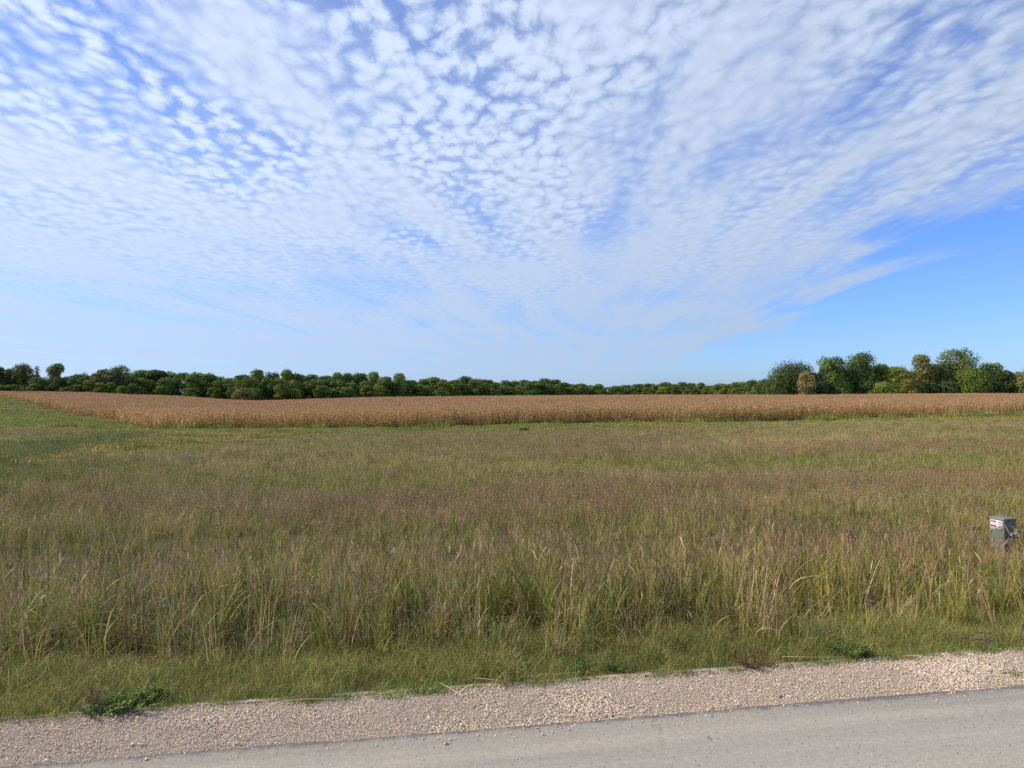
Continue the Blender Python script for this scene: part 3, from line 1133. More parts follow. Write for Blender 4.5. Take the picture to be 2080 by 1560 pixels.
def build_tall():
    fam = [('green', proto_tall_green, 10), ('dry', proto_tall_dry, 6), ('purple', proto_purple, 6), ('arch', proto_arching, 6), ('forb', proto_forb, 4), ('low', proto_low, 5)]
    protos, off = [], {}
    for nm, fn, k in fam:
        off[nm] = (len(protos), k)
        protos += [fn(q).mesh('tall_' + nm) for q in range(k)]

    def keep(x, y):
        u, v = uv_of(x, y)
        e = 4.60 + 0.42 * (fbm(u, u * 0 + 7, 1.1, 3, 41) - 0.5) * 2
        return (v > e) & (v < 15.5)
    x, y = field_pts(76, 4.0, 19, keep)
    u, v = uv_of(x, y)
    n = len(x)
    thin = RNG.random(n) < 1.0 - 0.55 * sstep(7, 14, v)
    x, y, u, v = x[thin], y[thin], u[thin], v[thin]
    n = len(x)
    z = ground_z(x, y)
    # sparse pockets where one looks down between the clumps
    pocket = fbm(x, y, 0.42, 3, 43)
    bunch = sstep(0.42, 0.58, pocket)
    k = RNG.random(n) < 0.34 + 0.66 * bunch
    low_f = (1 - bunch)[k]
    x, y, u, v, z = x[k], y[k], u[k], v[k], z[k]
    n = len(x)
    pr, pc = x / y, y
    dryband = np.exp(-((v - 8.8) / 1.5) ** 2) * sstep(0.16, 0.30, pr)
    W = np.stack([
        1.35 + 1.1 * sstep(0.46, 0.62, fbm(x, y, 1.4, 3, 44)),
        0.75 + 1.2 * sstep(0.5, 0.7, fbm(x, y, 1.7, 3, 45)) + 5.0 * dryband,
        0.40 + 1.0 * sstep(0.50, 0.66, fbm(x, y, 2.0, 3, 46)) + 0.7 * sstep(10.5, 13.5, v),
        0.14 + 0.14 * sstep(0.5, 0.7, fbm(x, y, 1.0, 3, 47)),
        0.03 + 0.22 * sstep(0.60, 0.72, fbm(x, y, 1.2, 3, 48)),
        0.25 + 3.6 * low_f ** 2], 1)
    ch = choose(W)
    idx = np.zeros(n, int)
    for i, (nm, fn, kk) in enumerate(fam):
        mk = ch == i
        idx[mk] = off[nm][0] + RNG.integers(0, kk, mk.sum())
    n2 = 4200
    u2 = RNG.uniform(-9, 13, n2)
    v2 = RNG.uniform(4.6, 9.0, n2)
    x2, y2 = xy_of(u2, v2)
    k2 = in_view(x2, y2)
    x2, y2, u2, v2 = x2[k2], y2[k2], u2[k2], v2[k2]
    x, y, u, v = np.concatenate([x, x2]), np.concatenate([y, y2]), np.concatenate([u, u2]), np.concatenate([v, v2])
    idx = np.concatenate([idx, off['low'][0] + RNG.integers(0, off['low'][1], len(x2))])
    z = ground_z(x, y)
    n = len(x)
    s = (0.64 + 0.46 * sstep(4.55, 5.3, v) - 0.34 * sstep(6.4, 9.5, v)) * RNG.uniform(0.72, 1.22, n)
    s = s * (0.72 + 0.55 * fbm(x, y, 1.0, 3, 49))
    # trampled low in front of the pedestal
    px0, py0 = (2034 - 1040) / F * 10.5, 10.5
    lat = np.abs(x - px0 * y / py0)
    s = s * (1 - 0.44 * np.exp(-(lat / 0.6) ** 2) * ((y > 7.5) & (y < 11.5)))
    scl = np.stack([s, s, s], 1)
    scatter('tall_grass', np.stack([x, y, z - 0.015], 1), std_rot(n, 0.13), scl, idx, tint_of(x, y, 51, 0.30) * np.array([0.95, 0.96, 1.10]), protos, M_GRASS,
            'tall mixed green, tan and purple grass in the foreground meadow', 'grass')


def build_mid():
    protos = []
    for k in KINDS:
        protos += [proto_mid(k).mesh('meadow_' + k) for _ in range(5)]
    xs, ys = [], []
    for (y0, y1, dn) in ((11, 24, 11.0), (24, 45, 7.0), (45, 118, 4.0)):
        def keep(x, y):
            u, v = uv_of(x, y)
            front = corn_depth(x, y)
            mown = (front > -16 + 5 * (fbm(x, y, 14, 3, 61) - 0.5)) & (corn_left(x, y) > -14)
            return (v > 13.5) & (front < 4) & ~mown & (v < 92) & ~beyond_swale(x, y)
        x, y = field_pts(dn, y0, y1, keep)
        xs.append(x)
        ys.append(y)
    x, y = np.concatenate(xs), np.concatenate(ys)
    n = len(x)
    ch = choose(meadow_weights(x, y))
    idx = ch * 5 + RNG.integers(0, 5, n)
    s = RNG.uniform(0.75, 1.25, n) * (0.85 + 0.35 * fbm(x, y, 4, 3, 62)) * (1.0 - 0.22 * sstep(40, 80, y))
    wdt = 1.0 + 0.5 * sstep(30, 70, y)
    scl = np.stack([s * wdt, s * wdt, s], 1)
    ti = tint_of(x, y, 63, 0.14) * np.where(ch == 0, 1.26, np.where(ch == 3, 1.22, 1.14))[:, None] * np.array([0.96, 0.97, 1.12])
    sw = np.exp(-(seg_dist(x, y, _sw) / 3.2) ** 2)[:, None]
    ti = ti * (1 - sw * np.array([0.30, 0.18, 0.25]))
    scatter('meadow_grass', np.stack([x, y, ground_z(x, y) - 0.02], 1), std_rot(n, 0.08), scl, idx, ti, protos, M_GRASS,
            'brown and green seeding grass of the wide meadow', 'grass')


def build_far():
    protos = [proto_far('green').mesh('mown_green') for _ in range(5)] + [proto_far('mix').mesh('mown_mix') for _ in range(4)]
    xs, ys = [], []
    for (y0, y1, dn) in ((28, 70, 2.2), (70, 150, 1.5), (150, 460, 0.42)):
        def keep(x, y):
            u, v = uv_of(x, y)
            front = corn_depth(x, y)
            incorn = (front > 0.5) & (corn_left(x, y) > 0.5)
            near = (v > 84) | ((front > -19) & (corn_left(x, y) > -16)) | beyond_swale(x, y)
            return near & ~incorn & ((x < 0) | (front < 1)) & (corn_left(x, y) > -170)
        x, y = field_pts(dn, y0, y1, keep)
        xs.append(x)
        ys.append(y)
    x, y = np.concatenate(xs), np.concatenate(ys)
    n = len(x)
    nf = 1500
    al = RNG.uniform(-10, 190, nf)
    dd = RNG.normal(-0.2, 0.7, nf)
    fx = C_CORNER[0] + al * math.cos(math.atan(C_SLOPE)) - dd * math.sin(math.atan(C_SLOPE))
    fy = C_CORNER[1] + al * math.sin(math.atan(C_SLOPE)) + dd * math.cos(math.atan(C_SLOPE))
    kf = RNG.random(nf) < 0.10 + 0.9 * sstep(0.46, 0.62, fbm(al, al * 0, 9.0, 3, 75))
    x, y = np.concatenate([x, fx[kf]]), np.concatenate([y, fy[kf]])
    foot = np.concatenate([np.zeros(n, bool), np.ones(int(kf.sum()), bool)])
    n = len(x)
    strip_k = sstep(-16, -5, corn_depth(x, y))
    mixp = 0.18 + 0.65 * sstep(0.5, 0.66, fbm(x / 4, y, 6.0, 3, 71)) * (1 - 0.6 * strip_k)
    idx = np.where(RNG.random(n) < mixp, 5 + RNG.integers(0, 4, n), RNG.integers(0, 5, n))
    s = RNG.uniform(0.8, 1.4, n) * (0.7 + 0.8 * fbm(x, y, 8, 3, 72))
    s = np.where(foot, s * RNG.uniform(2.0, 4.6, n), s)
    wd = np.where(foot, 0.35, 1.0 + 1.2 * sstep(140, 260, y))
    scatter('mown_grass', np.stack([x, y, ground_z(x, y) - 0.02], 1), std_rot(n, 0.05), np.stack([s * wd, s * wd, s], 1), idx, tint_of(x, y, 73, 0.24) * 1.22 * (np.array([1.10, 1.02, 1.0]) + strip_k[:, None] * np.array([-0.05, 0.10, 0.0])),
            protos, M_GRASS, 'short green grass strip beside the cornfield and up the left slope', 'grass')


build_verge()
build_tall()
build_mid()
build_far()

# ------------------------------------------------------------------ corn
C_TAN = [(0.55, 0.385, 0.19), (0.49, 0.325, 0.155), (0.64, 0.48, 0.26), (0.41, 0.255, 0.12)]
C_RUST = [(0.31, 0.155, 0.075), (0.36, 0.19, 0.09), (0.25, 0.12, 0.065)]
C_GREEN = [(0.19, 0.19, 0.038), (0.25, 0.22, 0.05), (0.14, 0.155, 0.032)]
C_TASS = [(0.44, 0.29, 0.175), (0.38, 0.235, 0.14), (0.50, 0.35, 0.21)]


def corn_plant(m, x, y, h, green, leaves=9, segs=3):
    lean = RNG.normal(0, 0.05, 2) * h
    top = np.array([x + lean[0], y + lean[1], h])
    base = np.array([x, y, 0.0])
    stc = pick(C_GREEN if RNG.random() < green else C_TAN, 1)
    S = np.stack([base, (base + top) / 2, top])[None]
    for sd in ((1, 0, 0), (0, 1, 0)):
        m.ribbon(S, np.array([[0.016, 0.012, 0.005]]), stc, pick(C_TAN, 1), side=np.array([sd], float))
    n = leaves
    t0 = np.linspace(0.18, 0.93, n) + RNG.normal(0, 0.02, n)
    a = RNG.uniform(0, 6.28) + np.arange(n) * math.pi + RNG.normal(0, 0.5, n)
    L = RNG.uniform(0.38, 0.70, n) * (1 - 0.45 * np.abs(t0 - 0.55))
    dr = RNG.uniform(0.3, 1.5, n)
    t = np.linspace(0, 1, segs + 1)[None]
    P = np.zeros((n, segs + 1, 3))
    d = np.stack([np.cos(a), np.sin(a)], 1)
    P[..., :2] = (base[None, :2] + (top - base)[None, :2] * t0[:, None])[:, None] + d[:, None] * (L[:, None] * t * (1 - 0.35 * t))[..., None]
    P[..., 2] = (h * t0)[:, None] + L[:, None] * (0.75 * t - dr[:, None] * t ** 2)
    P[..., 2] = np.maximum(P[..., 2], 0.03)
    ww = np.broadcast_to(0.044 * (1 - 0.9 * t ** 2), (n, segs + 1)) * RNG.uniform(0.6, 1.15, (n, 1))
    gm = RNG.random(n) < green * np.where(t0 < 0.62, 1.0, 0.25)
    c0 = np.where(gm[:, None], pick(C_GREEN, n), np.where(RNG.random((n, 1)) < 0.28, pick(C_RUST, n), pick(C_TAN, n)))
    c1 = np.where(gm[:, None], pick(C_GREEN, n), pick(C_TAN, n))
    m.ribbon(P, ww, c0, c1, side=np.stack([-d[:, 1], d[:, 0], np.full(n, 0.25)], 1))
    # an ear in its husk
    if RNG.random() < 0.8:
        ea = RNG.uniform(0, 6.28)
        p = base + (top - base) * RNG.uniform(0.38, 0.5)
        e = np.stack([p, p + [math.cos(ea) * 0.07, math.sin(ea) * 0.07, 0.02], p + [math.cos(ea) * 0.12, math.sin(ea) * 0.12, -0.16]])[None]
        m.ribbon(e, np.array([[0.02, 0.035, 0.008]]), pick(C_TAN, 1), pick(C_TAN, 1))
    sh = RNG.uniform(0.72, 1.22)
    for q in range(-3, 0):
        m.c[q] = np.asarray(m.c[q]) * sh
    nt = 6
    ta = RNG.uniform(0, 6.28, nt)
    tl = RNG.uniform(0.14, 0.28, nt)
    T = np.zeros((nt, 2, 3))
    T[:, 0] = top
    T[:, 1] = top + np.stack([np.cos(ta) * tl * 0.45, np.sin(ta) * tl * 0.45, tl], 1)
    m.ribbon(T, np.array([[0.010, 0.005]] * nt), pick(C_TASS, nt), pick(C_TASS, nt))


def proto_corn_row(green):
    m = MB()
    for k in range(7):
        corn_plant(m, -0.6 + k * 0.2 + RNG.normal(0, 0.03), RNG.normal(0, 0.03), RNG.uniform(1.95, 2.35), green)
    return m


def proto_corn_patch(green):
    m = MB()
    for i in range(4):
        for k in range(9):
            corn_plant(m, -1.4 + k * 0.34 + RNG.normal(0, 0.06), -1.14 + i * 0.76 + RNG.normal(0, 0.05), RNG.uniform(1.95, 2.35), green, 6, 2)
    return m


def build_corn():
    protos = [proto_corn_row(0.05).mesh('corn_row') for _ in range(6)] + [proto_corn_row(0.75).mesh('corn_row_green') for _ in range(5)] + \
             [proto_corn_patch(0.03).mesh('corn_patch') for _ in range(5)] + [proto_corn_patch(0.45).mesh('corn_patch_green') for _ in range(3)]
    ca = math.atan(C_SLOPE)
    cx, sx = math.cos(ca), math.sin(ca)
    pts, rz, idx = [], [], []
    # near rows along the front edge
    for r in range(0, 52):
        d = r * 0.76
        al = np.arange(-220, 320, 1.38) + RNG.uniform(0, 1.38)
        x = C_CORNER[0] + al * cx - d * sx
        y = C_CORNER[1] + al * sx + d * cx
        cl = corn_left(x, y)
        rag = 2.6 * (fbm(al, al * 0, 7.0, 4, 88) - 0.42)
        k = in_view(x, y, 6) & (cl > RNG.uniform(0, 1.5, len(x))) & (d > rag) & (RNG.random(len(x)) < (0.72 if r < 3 else 1.0))
        x, y = x[k], y[k]
        gap = fbm(x, y, 6, 3, 81)
        gp = np.clip(sstep(0.36, 0.54, fbm(x, y * 0.2, 14, 3, 82)) * 0.95 * math.exp(-d / 3.0) + 0.05 + 0.35 * sstep(0.62, 0.72, fbm(x / 3, y, 9, 3, 83)), 0, 0.95)
        g = RNG.random(len(x)) < gp
        pts.append(np.stack([x, y], 1))
        rz.append(np.full(len(x), ca) + np.where(RNG.random(len(x)) < 0.5, 0, math.pi))
        idx.append(np.where(g, 6 + RNG.integers(0, 5, len(x)), RNG.integers(0, 6, len(x))))
    # rows behind, end on to the left edge
    n = 70000
    y = RNG.uniform(98, 560, n)
    x = RNG.uniform(-430, 430, n)
    k = in_view(x, y, 8, 0.76) & (corn_depth(x, y) > 39) & (corn_left(x, y) > 0.8)
    pxx = 1040 + F * x / y
    k &= y < tree_dist(pxx) - 14
    x, y = x[k], y[k]
    pxx = pxx[k]
    g = RNG.random(len(x)) < 0.04 + 0.5 * sstep(0.60, 0.72, fbm(x / 4, y, 16, 3, 84))
    pts.append(np.stack([x, y], 1))
    rz.append(np.full(len(x), ca) + np.where(RNG.random(len(x)) < 0.5, 0, math.pi))
    idx.append(np.where(g, 16 + RNG.integers(0, 3, len(x)), 11 + RNG.integers(0, 5, len(x))))
    P = np.concatenate(pts)
    rz = np.concatenate(rz)
    idx = np.concatenate(idx)
    n = len(P)
    x, y = P[:, 0], P[:, 1]
    s = RNG.uniform(0.90, 1.10, n) * (0.86 + 0.28 * fbm(x / 5, y, 9, 3, 85))
    a = 1 + 0.30 * (fbm(x / 3, y, 12, 3, 86) - 0.5) + RNG.normal(0, 0.07, n)
    b = 0.10 * (fbm(x / 3, y, 20, 3, 87) - 0.5)
    tint = np.clip(np.stack([a * (1 + b), a, a * (1 - b)], 1), 0.5, 1.6) * np.array([1.04, 0.985, 0.90])
    rot = np.stack([RNG.normal(0, 0.02, n), RNG.normal(0, 0.02, n), rz], 1)
    scatter('corn_crop', np.stack([x, y, ground_z(x, y) - 0.02], 1), rot, np.stack([s, s, s], 1), idx, tint, protos, M_CORN,
            'ripe tan cornfield standing across the middle distance', 'corn')
    return n


NCORN = build_corn()


# ------------------------------------------------------------------ trees
def leaf_quads(m, cen, nrm, size, cols):
    n = len(cen)
    a = RNG.normal(0, 1, (n, 3))
    s = np.cross(nrm, a)
    s /= np.linalg.norm(s, axis=1)[:, None] + 1e-9
    t = np.cross(nrm, s)
    sz = size[:, None]
    v = np.stack([cen - s * sz, cen - t * sz * 0.6, cen + s * sz, cen + t * sz * 0.6], 1).reshape(-1, 3)
    b = np.arange(n) * 4
    m.add(v, q=np.stack([b, b + 1, b + 2, b + 3], 1), c=np.repeat(cols, 4, 0))


def crown(lobes, nleaf, size, cols, gaps=0.0, seed=0):
    """lobes: rows of x y z rx ry rz; leaves spread through each lobe, thicker towards its skin"""
    m = MB()
    lobes = np.asarray(lobes, float)
    vol = lobes[:, 3] * lobes[:, 4] + lobes[:, 3] * lobes[:, 5]
    cnt = np.maximum((nleaf * vol / vol.sum()).astype(int), 8)
    for L, n in zip(lobes, cnt):
        d = RNG.normal(0, 1, (n, 3))
        d /= np.linalg.norm(d, axis=1)[:, None]
        d[:, 2] = np.where((d[:, 2] < -0.3) & (RNG.random(n) < 0.5), -d[:, 2], d[:, 2])
        r = RNG.uniform(0.45, 1.0, n) ** 0.5
        bump = 0.82 + 0.36 * fbm(d[:, 0] * 2 + L[0], d[:, 1] * 2 + d[:, 2] * 3 + L[1], 0.55, 2, seed)
        stray = np.where(RNG.random(n) < 0.06, RNG.uniform(1.0, 1.28, n), 1.0)
        p = L[:3] + d * (r * bump * stray)[:, None] * L[3:6]
        if gaps > 0:
            g = fbm(p[:, 0] + p[:, 2], p[:, 1] - p[:, 2] * 0.7, 1.3, 3, seed + 4)
            k = g > gaps * 0.62
            p, d = p[k], d[k]
        nn = d + RNG.normal(0, 0.36, d.shape)
        nn /= np.linalg.norm(nn, axis=1)[:, None]
        lc = pick(cols, 1, 0.22)
        c = np.clip(pick(cols, len(p), 0.16) * 0.5 + lc * 0.5, 0.005, 0.8)
        leaf_quads(m, p, nn, RNG.uniform(0.6, 1.25, len(p)) * size, c)
    return m


def rand_lobes(h, wd, base, n, shape='round', sz=(0.24, 0.38)):
    out_ = []
    for k in range(n):
        t = (k + RNG.random()) / n
        z = base + (h - base) * (0.10 + 0.80 * t)
        if shape == 'round':
            prof = math.sin(math.pi * min(max(0.25 + 0.62 * t, 0), 1)) ** 0.55
        elif shape == 'tall':
            prof = 0.82 + 0.18 * math.sin(math.pi * min(0.1 + 0.8 * t, 1))
        elif shape == 'dome':
            prof = math.cos(t * 1.25) ** 0.6
        else:
            prof = 0.35 + 0.75 * t
        a = RNG.uniform(0, 6.28)
        s = RNG.uniform(*sz) * wd
        rr = max(wd * 0.5 * prof - s * 0.6, 0.0) * math.sqrt(RNG.uniform(0.25, 1))
        out_.append((rr * math.cos(a), rr * math.sin(a), min(z, h - s * 0.75), s, s, s * RNG.uniform(0.80, 1.05)))
    out_.append((0, 0, h - wd * 0.19, wd * 0.26, wd * 0.26, wd * 0.19))
    return out_


def trunk_mesh(name, h, r, lobes, limbs=6, bare=False):
    m = MB()
    pts = [(0, 0, -0.4), (RNG.normal(0, .1), RNG.normal(0, .1), h * 0.35), (RNG.normal(0, .2), RNG.normal(0, .2), h * 0.72)]
    m.tube(pts, [r * 1.25, r * 0.85, r * 0.4], n=7)
    L = sorted(lobes, key=lambda q: -q[3])[:limbs]
    for q in L:
        z0 = min(max(q[2] * 0.5, h * 0.2), h * 0.7)
        p0 = np.array([0, 0, z0])
        p2 = np.array(q[:3], float)
        p1 = (p0 + p2) / 2 + [0, 0, 0.06 * h]
        m.tube([p0, p1, p2], [r * 0.45, r * 0.3, r * 0.12], n=5)
        if bare:
            for j in range(7):
                e = p2 + RNG.normal(0, 1, 3) * np.array(q[3:6]) * 0.9
                s_ = p1 + (p2 - p1) * RNG.random()
                m.tube([s_, (s_ + e) / 2 + [0, 0, 0.2], e], [r * 0.16, r * 0.10, r * 0.05], n=4)
    return m.mesh(name, M_BARK, True)


T_GREEN = [(0.101, 0.158, 0.029), (0.123, 0.183, 0.032), (0.086, 0.136, 0.027)]
T_DARK = [(0.063, 0.093, 0.027), (0.075, 0.107, 0.031), (0.054, 0.083, 0.025)]
T_LIGHT = [(0.175, 0.226, 0.038), (0.200, 0.246, 0.042), (0.142, 0.200, 0.034)]
T_OLIVE = [(0.181, 0.178, 0.040), (0.155, 0.160, 0.036), (0.213, 0.194, 0.048)]
T_BROWN = [(0.160, 0.148, 0.043), (0.140, 0.140, 0.040), (0.122, 0.142, 0.040)]
T_GOLD = [(0.30, 0.235, 0.080), (0.25, 0.205, 0.072), (0.20, 0.18, 0.065)]
T_GREY = [(0.115, 0.122, 0.066), (0.100, 0.108, 0.060)]


def tree(name, label, px, ytop, wpx, cols, dist=345.0, shape='round', nl=16, leaves=5200, base_f=0.04, size=0.42, gaps=0.0, cat='tree', group=None,
         bare=False, off=0.0, sz=(0.24, 0.38), ztrunk=0.03, bark=(1, 1, 1)):
    x = (px - 1040) / F * dist
    y = dist + off
    zg = float(ground_z(x, y))
    ztop = EYE + (800 - ytop) / F * y
    h = ztop - zg
    wd = wpx / F * y
    lobes = rand_lobes(h, wd * 1.08, h * base_f, int(nl * 1.5), shape, (sz[0] * 0.72, sz[1] * 0.92))
    root = thing(name, label, cat, (x, y, zg), 0, group)
    tr = obj('trunk', trunk_mesh('trunk', h, max(h * ztrunk * 0.5, 0.12), lobes, 8, bare), root)
    tr.color = tuple(bark) + (1,)
    if leaves:
        cr = obj('crown', crown(lobes, int(leaves * 1.3), size, cols, gaps, int(px) % 50).mesh('crown', M_LEAF), root)
    return root


G_R = 'trees standing at the right end of the cornfield'
tree('dome_tree', 'broad dark dome-shaped tree at the left end of the right-hand grove', 1609, 741, 104, T_DARK, 350, 'dome', 26, 9500, 0.0, 0.42, sz=(0.26, 0.42))
tree('golden_tree', 'small golden-yellow tree in front of the dark dome-shaped tree', 1637, 756, 36, T_GOLD, 336, 'round', 12, 2600, 0.02, 0.36)
tree('grey_tree', 'narrow grey-green tree between the dome-shaped tree and the tall green trees', 1656, 758, 34, T_GREY, 356, 'tall', 10, 2400, 0.0, 0.38)
tree('green_tree', 'tall leafy green tree right of the small golden tree', 1694, 726, 56, T_GREEN, 345, 'tall', 18, 6200, 0.0, 0.42)
tree('green_tree', 'tallest dense dark green tree with a broad flat top', 1738, 718, 66, T_GREEN[:1] + T_DARK[1:2], 350, 'tall', 20, 7600, 0.0, 0.42)
tree('green_tree', 'mid-height green tree behind the low bright shrub', 1795, 740, 58, T_GREEN + T_LIGHT[:1], 352, 'round', 16, 5400, 0.0, 0.40)
tree('light_green_tree', 'light yellow-green round tree in the middle of the right-hand grove', 1826, 746, 56, T_LIGHT + T_OLIVE[:1], 343, 'round', 16, 5200, 0.0, 0.38)
tree('shrub', 'low bright green shrub at the corn edge below the mid-height tree', 1797, 776, 54, T_LIGHT, 334, 'dome', 12, 3200, 0.0, 0.36, cat='shrub')
tree('shrub', 'low olive-brown shrub between the light green tree and the brownish tree', 1846, 770, 34, T_OLIVE, 335, 'dome', 10, 2200, 0.0, 0.36, cat='shrub')
tree('brown_tree', 'slender brownish tree with an open knobbly top', 1876, 722, 44, T_BROWN + T_OLIVE, 345, 'tall', 14, 3600, 0.10, 0.42, 0.50, sz=(0.26, 0.40))
tree('brown_tree', 'tallest open-crowned brown-green tree of the right-hand grove', 1941, 710, 84, T_BROWN + T_GREEN, 352, 'round', 20, 6200, 0.04, 0.44, 0.50, sz=(0.20, 0.32))
tree('brown_tree', 'dark brown-green tree just left of the tallest open-crowned tree', 1905, 738, 46, T_BROWN + T_DARK, 350, 'tall', 14, 4200, 0.0, 0.42, 0.2)
tree('green_tree', 'wide bright green tree low in front of the tallest open-crowned tree', 1976, 750, 72, T_LIGHT + T_GREEN, 338, 'dome', 18, 5600, 0.0, 0.40)
tree('green_tree', 'open green tree sloping down right of the tallest open-crowned tree', 2010, 738, 56, T_GREEN + T_OLIVE[:1], 350, 'round', 15, 4200, 0.05, 0.42, 0.5)
tree('dark_tree', 'dark green tree near the right edge of the picture', 2042, 754, 40, T_DARK, 345, 'round', 12, 3400, 0.0, 0.40)
tree('golden_tree', 'yellowing tree at the right edge of the picture', 2076, 757, 46, T_GOLD + T_LIGHT, 342, 'round', 14, 3800, 0.0, 0.40)
tree('green_tree', 'green tree cut by the right edge of the picture', 2112, 748, 60, T_GREEN, 350, 'round', 14, 3800, 0.0, 0.42)
tree('dead_tree', 'bare grey branches above the yellowing tree at the right edge', 2084, 738, 18, T_GREY, 356, 'tall', 6, 0, 0.4, bare=True, bark=(2.4, 2.3, 2.2))
# undergrowth filling the grove's foot
for px, wp, cl, nm in [(1672, 40, T_DARK, 'beneath the tall leafy green tree'), (1712, 50, T_GREEN, 'at the foot of the tallest dense green tree'),
                       (1762, 46, T_DARK, 'between the dense green tree and the bright shrub'), (1866, 44, T_OLIVE, 'at the foot of the slender brownish tree'),
                       (1925, 54, T_DARK, 'under the tallest open-crowned tree'), (2020, 50, T_DARK, 'at the foot of the sloping open green tree'),
                       (1994, 40, T_DARK, 'at the foot of the wide bright green tree'), (1890, 40, T_DARK, 'between the slender brownish tree and the tallest open-crowned one')]:
    tree('shrub', 'dark undergrowth shrub ' + nm, px, 774 + RNG.uniform(-4, 4), wp, cl, 340, 'dome', 10, 2400, 0.0, 0.38, cat='shrub')

# a second line of trees closing the grove behind
for px, yt, wp, cl, nm in [(1716, 748, 56, T_GREEN, 'the two tall leafy green trees'), (1768, 744, 54, T_GREEN, 'the gap right of the tallest dense green tree'),
                           (1815, 752, 54, T_GREEN, 'the light yellow-green round tree'), (1858, 756, 54, T_OLIVE, 'the slender brownish tree'), (1900, 748, 56, T_DARK, 'the dark brown-green tree'),
                           (1950, 742, 60, T_GREEN, 'the tallest open-crowned tree'), (1995, 750, 58, T_DARK, 'the sloping open green tree'), (2050, 758, 56, T_GREEN, 'the dark green tree near the right edge')]:
    tree('backing_tree', 'green tree filling the grove behind ' + nm, px, yt, wp, cl, 366, 'round', 14, 3600, 0.0, 0.42)

# left end of the wood, tree by tree
tree('dark_tree', 'dark tree cut by the left edge of the picture', -2, 745, 34, T_DARK, 385, 'round', 12, 3200, 0.0, 0.42)
tree('green_tree', 'dark green tree next to the one cut by the left edge', 22, 750, 34, T_GREEN + T_DARK, 388, 'round', 12, 3200, 0.0, 0.42)
tree('dark_tree', 'tall dark tree left of the first bare pale tree', 46, 741, 42, T_DARK + T_BROWN[:1], 386, 'round', 14, 4000, 0.0, 0.42, 0.3)
tree('dead_tree', 'bare pale dead tree left of the tall open tree', 75, 743, 16, T_GREY, 390, 'tall', 7, 500, 0.35, 0.28, 0.3, bare=True, bark=(2.6, 2.5, 2.3))
tree('shrub', 'low dark shrubby tree under the bare pale dead tree', 78, 768, 44, T_GREEN + T_DARK, 383, 'dome', 10, 2600, 0.0, 0.40)
tree('open_tree', 'tall open-crowned tree standing above the wood near the left edge', 111, 738, 36, T_BROWN + T_GREEN, 386, 'open', 14, 2300, 0.45, 0.44, 0.62, sz=(0.20, 0.30))
tree('shrub', 'rounded dark green tree at the foot of the tall open-crowned tree', 116, 765, 44, T_DARK, 382, 'round', 10, 2800, 0.0, 0.40)
tree('shrub', 'low olive tree right of the tall open-crowned tree', 140, 766, 32, T_OLIVE + T_GREEN, 388, 'round', 10, 2200, 0.0, 0.40)
tree('green_tree', 'dark green tree in front of the bare twiggy snag', 162, 760, 42, T_DARK + T_GREEN, 386, 'round', 12, 3200, 0.0, 0.40)
tree('dead_tree', 'bare twiggy snag sticking out above the wood', 169, 750, 20, T_GREY, 392, 'open', 7, 0, 0.3, bare=True, bark=(2.6, 2.5, 2.3))
tree('brown_tree', 'brown-green tree left of the flat-topped dark tree', 206, 750, 36, T_BROWN + T_OLIVE, 390, 'tall', 13, 3600, 0.0, 0.42, 0.3)
tree('dark_tree', 'flat-topped dark green tree, the tallest in the left part of the wood', 241, 746, 44, T_DARK + T_GREEN[:1], 392, 'tall', 16, 4600, 0.0, 0.42)
tree('brown_shrub', 'grey-brown bushy tree in front of the wood, right of a dip in its top', 494, 789, 46, T_BROWN, 415, 'dome', 11, 2600, 0.0, 0.38)

# the rest of the wood: individual trees from a dozen shapes
PROTO_T = []
for k in range(12):
    hh_, ww_ = 15.0, [11.0, 9.5, 12.5][k % 3]
    lb = rand_lobes(hh_, ww_, 0.0, 26 + k % 7, ['round', 'dome', 'round', 'tall'][k % 4], (0.13, 0.27))
    base_c = [T_GREEN, T_GREEN + T_LIGHT[2:], T_OLIVE[1:2] + T_GREEN, T_GREEN + T_DARK][k % 4]
    PROTO_T.append((trunk_mesh('trunk', hh_, 0.24, lb, 6), crown(lb, 5200, 0.38, base_c, 0.0, k).mesh('crown', M_LEAF), hh_, ww_))
SKY_P = np.array([(262, 757), (300, 757), (330, 757), (390, 758), (425, 762), (455, 770), (475, 766), (512, 755), (560, 756), (608, 762), (640, 765), (700, 764),
                  (745, 762), (758, 761), (780, 769), (820, 764), (840, 773), (880, 770), (945, 769), (1010, 775), (1050, 776), (1095, 773), (1118, 772), (1140, 780),
                  (1180, 779), (1265, 785), (1300, 784), (1348, 778), (1400, 780), (1470, 781), (1505, 780), (1550, 773), (1575, 772)], float)
WOOD_GROUP = 'trees of the wood behind the cornfield'
TINTS = [(1, 1, 1), (0.82, 0.86, 0.86), (1.14, 1.08, 0.95), (1.20, 1.06, 0.92), (0.72, 0.77, 0.8), (1.05, 1.14, 1.0), (1.28, 1.06, 0.90), (0.92, 1.0, 0.92), (1.16, 1.0, 0.88)]


COLN = ['green', 'dark green', 'yellow-green', 'olive-brown', 'very dark green', 'bright green', 'rust-tinged', 'mid green', 'brownish']


